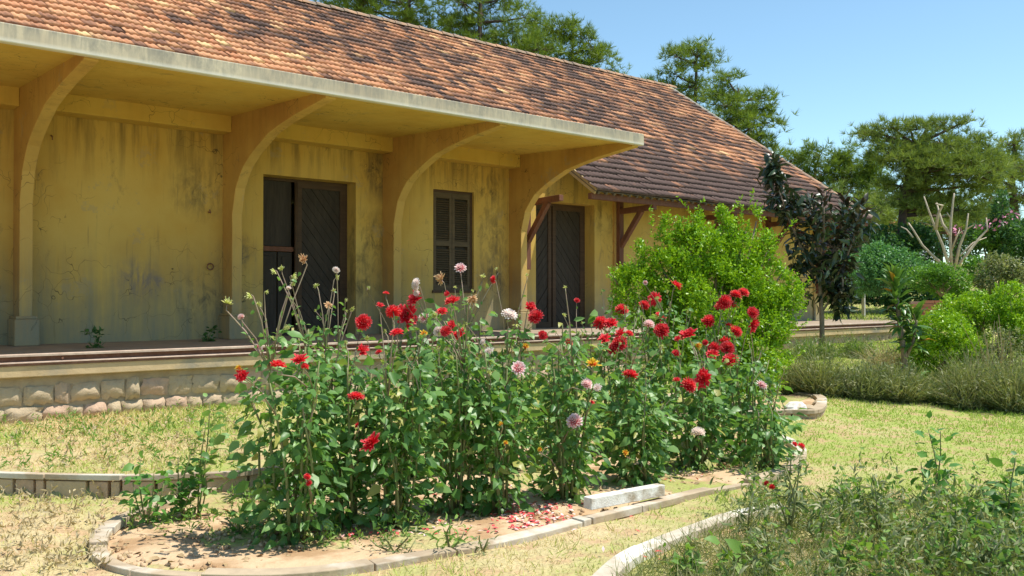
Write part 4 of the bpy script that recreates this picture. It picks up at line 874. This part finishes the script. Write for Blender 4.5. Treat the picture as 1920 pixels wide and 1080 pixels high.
for (bx,by,ty,hw,den,lab) in PL:
    ty += random.uniform(-20,48)
    b0 = at_z(bx,by,BZ-.05); dd = b0.x*CS+b0.y*SN; s = dd/FPX
    o = empty('dahlia_plant', b0, lab, 'dahlia', GD); top = at(bx,ty,dd).z; tips = []; LP = []; LD = []
    ns = 9
    for k in range(ns):
        a = k*2.4+random.random(); fr = (.25+.75*((k+.5)/ns)); hh_ = (top-b0.z)*(1.05-.55*fr*random.random())
        lx = hw*s*fr*math.cos(a); ly = hw*s*.75*fr*math.sin(a); e = b0+Vector((SN,-CS,0))*lx+Vector((CS,SN,0))*ly+Vector((0,0,hh_))
        m1 = b0.lerp(e,.4)+Vector((random.uniform(-.05,.05),random.uniform(-.05,.05),.08)); P = resample([b0+Vector((lx,ly,0))*.38,m1+Vector((lx,ly,0))*.25,e], .07)
        MB().tube(P[::3]+[P[-1]], [.013-.008*i/(len(P[::3])) for i in range(len(P[::3])+1)], 5).build('stem', M['stem'], o, smooth=True); tips.append((e,P))
        for i, p in enumerate(P):
            t = i/len(P)
            if t < .05: continue
            nl = 9 if t < .3 else (11 if t < .75 else 10)
            for q in range(nl):
                az = random.random()*6.283; rad = random.uniform(.03,.23)*(1 if t < .8 else .65); v = Vector((math.cos(az),math.sin(az),random.uniform(-.35,.5)))
                LP.append(p+v*rad); LD.append((v+Vector((0,0,-random.uniform(.0,.9))))*1.0)
    N = int(800*den); idx = list(range(len(LP))); random.shuffle(idx); idx = idx[:N] if len(idx) > N else idx
    LPn = np.array([LP[i] for i in idx]); LDn = np.array([LD[i] for i in idx]); n = len(idx); LU = rdirs(n,1.1)*np.array([1,1,1])+np.array([.1,-.25,0])
    rot = frames(LDn, LU); sc = .035+.085*RS.rand(n)**1.3
    vd = (LPn @ np.array([CS,SN,0])); od = np.argsort(vd-2*0); sel_ = od[:290]; rs_ = od[290:]
    for i in sel_: put(lmes[i%4], 'leaf', o, LPn[i], rot[i], float(sc[i]), b0)
    if len(rs_): cloud('inner_leaves', LEAF_BROAD, LPn[rs_], rot[rs_], sc[rs_], M['dahlia'], o, 'stuff')
    roots.append((bx,by,ty,hw,o,b0,dd,tips,[x for x in LPn]))
for (x,y,sz,kd) in FL:
    best = min(roots, key=lambda r: abs(r[0]-x)/r[3]*1.0+(0 if y > r[2]-110 else 1.2)+(.6 if (y > r[2]+60 and r[6] > 7.3) else 0)+random.random()*.2)
    bx,by,ty,hw,o,b0,dd,tips,LPn = best
    d = dd+random.uniform(-.25,.25) if y < ty+30 else dd-.30-random.random()*.15
    c = at(x,y,d); size = sz*d/FPX*1.08
    ax = Vector((-CS*.45,-SN*.45,random.uniform(.3,.9)))+Vector(RS.normal(size=3)*.35); ax.normalize()
    if kd in 'fy': ax = Vector(RS.normal(size=3)*.5)+Vector((0,0,-.3 if random.random() < .5 else .8)); ax.normalize()
    q = Vector((0,0,1)).rotation_difference(ax); me = random.choice(BL[kd]); f = bpy.data.objects.new('flower', me); COL.objects.link(f); f.parent = o
    f.rotation_euler = (q @ Quaternion((0,0,1), random.random()*6.28)).to_euler(); f.location = c-b0; f.scale = (size*random.uniform(.85,1.12),size*random.uniform(.85,1.12),size*random.uniform(.75,1.1))
    e, P = min(tips, key=lambda t: (t[1][int(len(t[1])*.85)]-c).length); st = P[int(len(P)*.8)] if c.z > P[int(len(P)*.8)].z else min(P, key=lambda p: (p-c).length+abs(p.z-c.z+.25))
    mid = st.lerp(c,.55)+Vector((0,0,.03))-ax*.02; MB().tube([st,mid,c-ax*size*.35-Vector((0,0,.02)),c-ax*size*.05], [.0055,.0045,.004,.0035], 4).build('flower_stem', M['fstem'], o, smooth=True)
    if random.random() < .8 and (c-st).length > .15:
        for kk in range(3):
            pp = st.lerp(c, random.uniform(.3,.9)); rot = frames(RS.normal(size=(1,3))+np.array([[0,0,-.2]]), rdirs(1,1.))[0]; put(lme, 'leaf', o, pp, rot, random.uniform(.03,.06), b0)
# small bud stalks over the row
for (bx,by,ty,hw,o,b0,dd,tips,_) in roots:
    for k in range(7):
        e, P = random.choice(tips); st = P[int(len(P)*.9)]; b1 = e+Vector((random.uniform(-.16,.16),random.uniform(-.16,.16),random.uniform(.03,.24)))
        MB().tube([st,st.lerp(b1,.6)+Vector((.02,0,.02)),b1], [.0045,.0035,.003], 4).build('bud_stalk', M['fstem'], o)
        f = bpy.data.objects.new('bud', BL['y'][0]); COL.objects.link(f); f.parent = o; f.location = b1-b0; f.scale = (random.uniform(.025,.045),)*3; f.rotation_euler = (random.random()*2,random.random()*2,0)
        for kk in range(4):
            pp = st.lerp(b1, random.uniform(.2,1)); put(lme, 'leaf', o, pp, frames(RS.normal(size=(1,3)), rdirs(1,1.))[0], random.uniform(.025,.06), b0)

# ---- small plants: stems with leaves
def herb(name, label, cat, x, y, pts_top, mat='dahlia_lite', n=60, ls=.07, T=LEAF_BROAD, z=None, d=None, spread=.09, group=None, stem='stem'):
    b0 = at_z(x,y,z) if z is not None else (at(x,y,d) if d else on_ground(x,y)); dd = b0.x*CS+b0.y*SN
    o = empty(name, b0, label, cat, group); LP = []
    for (tx,ty) in pts_top:
        e = at(tx,ty,dd+random.uniform(-.08,.08)); P = resample([b0, b0.lerp(e,.5)+Vector(RS.normal(size=3)*.03), e], .03)
        MB().tube(P[::4]+[P[-1]], [.007-.004*i/len(P[::4]) for i in range(len(P[::4])+1)], 5).build('stem', M[stem], o, smooth=True); LP += P[len(P)//6:]
    lm_ = mesh_np('leaf', T[0], T[1], M[mat], smooth=True)
    for i in range(n):
        p = LP[(i*7)%len(LP)]; v = Vector(RS.normal(size=3)*np.array([1,1,.5])).normalized()
        rot = frames(np.array([v+Vector((0,0,.15))]), rdirs(1,1.2))[0]; put(lm_, 'leaf', o, p+v*random.uniform(.0,spread), rot, ls*random.uniform(.6,1.25), b0)
    return o
SB = BZ-.05; GH = 'small weeds and seedlings in the garden'
herb('young_plant','leafy seedling at the left end of the bed',"plant",275,985,[(265,860),(250,900),(290,880),(310,900)],'dahlia_lite',80,.075,z=SB)
herb('young_plant','bushy seedling just left of the tall thin weed','plant',345,975,[(335,855),(360,850),(320,910),(375,900),(350,880)],'dahlia_lite',110,.075,z=SB)
herb('tall_thin_plant','tall thin plant with a leafy top left of the dahlia row','plant',372,972,[(395,745),(388,790),(380,860)],'dahlia',75,.085,z=SB)
herb('young_plant','small pale seedlings in front of the leftmost dahlia','plant',450,1000,[(430,965),(452,960),(475,975),(410,975)],'dahlia_lite',40,.05,z=SB)
herb('broad_leaf_weed','fresh green weed growing against the front curb','weed',845,1035,[(850,975),(830,985),(870,990)],'weed2',50,.075,LEAF_LONG,z=.05)
herb('broad_leaf_weed','curled grey weed on the curb left of the fresh green one','weed',740,1035,[(720,1000),(760,1000),(780,1010),(690,1005)],'weed',90,.05,LEAF_LONG,z=SB)
herb('broad_leaf_weed','grey weed right of the fresh green one','weed',905,1035,[(900,1000),(918,1005)],'weed',30,.05,LEAF_LONG,z=.05)
herb('broad_leaf_weed','round leaved fresh green weed inside the corner bed','weed',1375,1068,[(1360,1005),(1395,1030),(1372,1020)],'weed2',22,.095,LEAF_BROAD,z=.05)
herb('cut_dahlia','cut back dahlia at the corner bed with red blooms near its top','dahlia',1478,1000,[(1482,850),(1470,870),(1495,890),(1500,845),(1450,920)],'weed',110,.085,LEAF_LONG,z=.08)
herb('cut_dahlia','young dahlia with two upright stems in the corner bed','dahlia',1745,935,[(1738,800),(1762,805),(1725,860),(1790,880)],'dahlia_lite',70,.09,z=.08)
herb('cut_dahlia','dark leafy plant at the right photo edge in the corner bed','dahlia',1890,1000,[(1905,850),(1880,900),(1915,920),(1870,940)],'dahlia',110,.085,z=.08)
herb('shade_weed','dark weed on the platform floor left of the iron ring','weed',178,655,[(172,625),(188,628),(165,640),(200,640)],'hedge',70,.075,d=FPX*.665/96)
herb('shade_weed','dark weed on the platform floor at the second pillar foot','weed',388,641,[(380,622),(400,620),(370,630)],'hedge',60,.075,d=FPX*.665/84)
cd = [x for x in bpy.data.objects if x.name == 'cut_dahlia'][0]
for (x,y,s_) in ((1502,836,15),(1489,832,11),(1447,912,12),(1436,905,11)):
    f = bpy.data.objects.new('flower', BL['r'][0]); COL.objects.link(f); f.parent = cd; dd = cd.location.x*CS+cd.location.y*SN; f.location = at(x,y,dd)-cd.location; f.scale = (s_*dd/FPX,)*3; f.rotation_euler = (.7,.3,x)
# low weeds carpeting the corner bed
def weeds():
    P = []; D = []; S_ = []
    n = 1350; k = 0
    while k < n:
        x = RS.uniform(1180,2050); y = RS.uniform(925,1150)
        if y < 925+max(0,(1420-x))*.62: continue
        p = at_z(x,y,.06); dens = float(vnoise(p.x,p.y,3.2,31)); 
        if RS.rand() > .02+2.6*max(0,dens-.36): k += 1; continue
        h = RS.uniform(.03,.40)*(.2+1.15*dens); m_ = RS.randint(10,26); t = RS.rand(m_,1); lean = RS.normal(size=3)*.25; 
        P.append(np.array(p)[None]+t*np.array([lean[0]*h,lean[1]*h,h])+RS.normal(size=(m_,3))*.02); D.append(rdirs(m_,.35)); S_.append(RS.uniform(.03,.075,m_)); k += 1
    P = np.concatenate(P); D = np.concatenate(D); S_ = np.concatenate(S_); h = RS.rand(len(P)) < .6
    o = cloud('corner_weeds', LEAF_LONG, P[h], frames(D[h], rdirs(h.sum())), S_[h]*1.2, M['weed'], None, 'stuff'); o['label'] = 'tangle of dull green weeds filling the corner bed'
    o = cloud('corner_weeds_fresh', LEAF, P[~h], frames(D[~h], rdirs((~h).sum(),.6)), S_[~h]*.75, M['weed2'], None, 'stuff'); o['label'] = 'fresh green weeds mixed through the corner bed'
    n = 15000; x = RS.uniform(1150,2100,n); y = RS.uniform(930,1180,n); ok = y > 930+np.maximum(0,(1420-x))*.62; x, y = x[ok], y[ok]; Q = np.array([at_z(a,b,.05) for a,b in zip(x,y)]); q = len(Q)
    L = RS.uniform(.05,.24,q); o = cloud('corner_bed_straw', BLADE, Q, frames(rdirs(q)+np.array([0,0,.7]), rdirs(q)), np.stack([L,np.full(q,.005),L],1), M['wispy'], None, 'stuff'); o['label'] = 'thin dry grass stems among the corner bed weeds'
weeds()
# scruffy weeds on the terrace, along the stone face and inside the bed
for i,(x,y,tx,ty,mt) in enumerate(((1290,1075,1285,1030,'weed2'),(1440,1060,1430,985,'weed'),(1530,1010,1545,930,'weed'),(1580,1070,1590,1000,'weed2'),(1650,1000,1640,905,'weed'),(1690,1060,1700,980,'weed'),(1800,1020,1815,920,'weed2'),(1840,1070,1830,1000,'weed'),(1590,960,1580,890,'weed2'),(1400,1000,1410,930,'weed'))):
    herb('tall_weed', ['small fresh weed right beside the whitewashed curb','dark weed near the round leaved weed','upright dull weed behind the cut back dahlia','fresh weed at the bottom edge, middle of the corner bed','tall dull weed left of the two stemmed dahlia','dull weed at the bottom edge below the two stemmed dahlia','fresh weed right of the two stemmed dahlia','dull weed near the lower right corner','fresh weed at the back edge of the corner bed','dull weed between the whitewashed curb and the cut back dahlia'][i], 'weed', x, y, [(tx,ty),(tx+24,ty+18),(tx-22,ty+25),(tx+10,ty+34)], mt, 90, .065, LEAF_LONG if mt == 'weed' else LEAF, z=.07, group=GH, spread=.05)
def scruff(name, label, region, n, mat, ls=.05, zf=None):
    P = []; 
    for i in range(n):
        x0,y0,x1,y1 = region[RS.randint(len(region))]; x = RS.uniform(x0,x1); y = RS.uniform(y0,y1); p = on_ground(x,y) if zf is None else at_z(x,y,zf)
        m_ = RS.randint(5,12); P.append(np.array(p)[None]+RS.rand(m_,1)*np.array([0,0,RS.uniform(.03,.14)])+RS.normal(size=(m_,3))*.018)
    P = np.concatenate(P); q = len(P); o = cloud(name, LEAF_LONG, P, frames(rdirs(q,.5), rdirs(q)), ls*RS.uniform(.6,1.4,q), M[mat], None, 'stuff'); o['label'] = label
scruff('terrace_weeds', 'dull weeds along the foot of the stone platform face', [(0,790,450,830),(120,770,450,800),(0,800,460,885)], 260, 'weed2')
scruff('terrace_weeds_pale', 'pale straw weeds across the terrace at left', [(0,780,460,885),(0,930,200,1080)], 170, 'straw', .05)
scruff('bed_weeds', 'small weeds between the dahlia stems', [(240,965,460,1010),(560,990,800,1030),(1250,850,1440,900),(430,930,520,990)], 170, 'weed2', .045, SB)
# fallen petals
def litter():
    # clods, dry leaves and twigs on the soil and around the curbs
    P = []; S_ = []
    for i in range(2600):
        x = RS.uniform(190,1460); y = RS.uniform(840,1070)
        if y > 1066-max(0,x-500)*.17+0 : continue
        P.append(at_z(x,y,BZ-.042)); S_.append(RS.uniform(.008,.03))
    P = np.array(P); S_ = np.array(S_); V = [(1,0,0),(-.9,.2,0),(0,1,.1),(.1,-1,0),(0,.1,.8),(0,0,-.7)]
    T = (V, [np.array([(0,2,4),(2,1,4),(1,3,4),(3,0,4),(2,0,5),(1,2,5),(3,1,5),(0,3,5)])])
    o = cloud('soil_clods', T, P, frames(rdirs(len(P)), rdirs(len(P))), S_, M['soil'], None, 'stuff'); o['label'] = 'small clods of dry soil lying on the raised bed'
    h = RS.rand(len(P)) < .45; Q = P[h]+np.array([0,0,.012]); q = len(Q)
    o = cloud('leaf_litter', LEAF, Q, frames(rdirs(q)*np.array([1,1,.2]), np.tile([[0,0,1.]],(q,1))+rdirs(q)*.5), RS.uniform(.03,.07,q), simple('dry_brown_leaf',(.30,.20,.10),(.42,.31,.17),20,.9,0), None, 'stuff'); o['label'] = 'dry brown leaves scattered on the bed soil'
litter()
def petals():
    P = []; reg = [(915,925,1075,995,230),(950,940,1040,985,150),(640,960,900,1010,90),(470,960,640,1010,20),(900,870,1100,950,50),(1180,860,1330,905,70),(780,870,900,940,30),(1130,955,1400,1060,12)]
    for x0,y0,x1,y1,n in reg:
        for i in range(n):
            x = RS.uniform(x0,x1); y = RS.uniform(y0,y1); P.append(at_z(x,y,BZ-.022) if y < 1000 and x < 1300 and x0 != 1130 else on_ground(x,y)+Vector((0,0,.03)))
    P = np.array(P); c = RS.rand(len(P)) < .55
    for k, mt, nm, lb_ in ((c,simple('fallen_red_petal',(.62,.03,.05),(.72,.12,.12),30,.7,0),'fallen_petals','red petals fallen on the bed soil'),(~c,simple('fallen_pale_petal',(.82,.66,.62),(.80,.40,.38),30,.7,0),'fallen_pale_petals','pale pink petals fallen on the bed soil')):
        q = int(k.sum()); o = cloud(nm, SMALL, P[k], frames(rdirs(q)*np.array([1,1,.15]), np.tile([[0,0,1.]],(q,1))+rdirs(q)*.3), RS.uniform(.03,.055,q), mt, None, 'stuff'); o['label'] = lb_
petals()
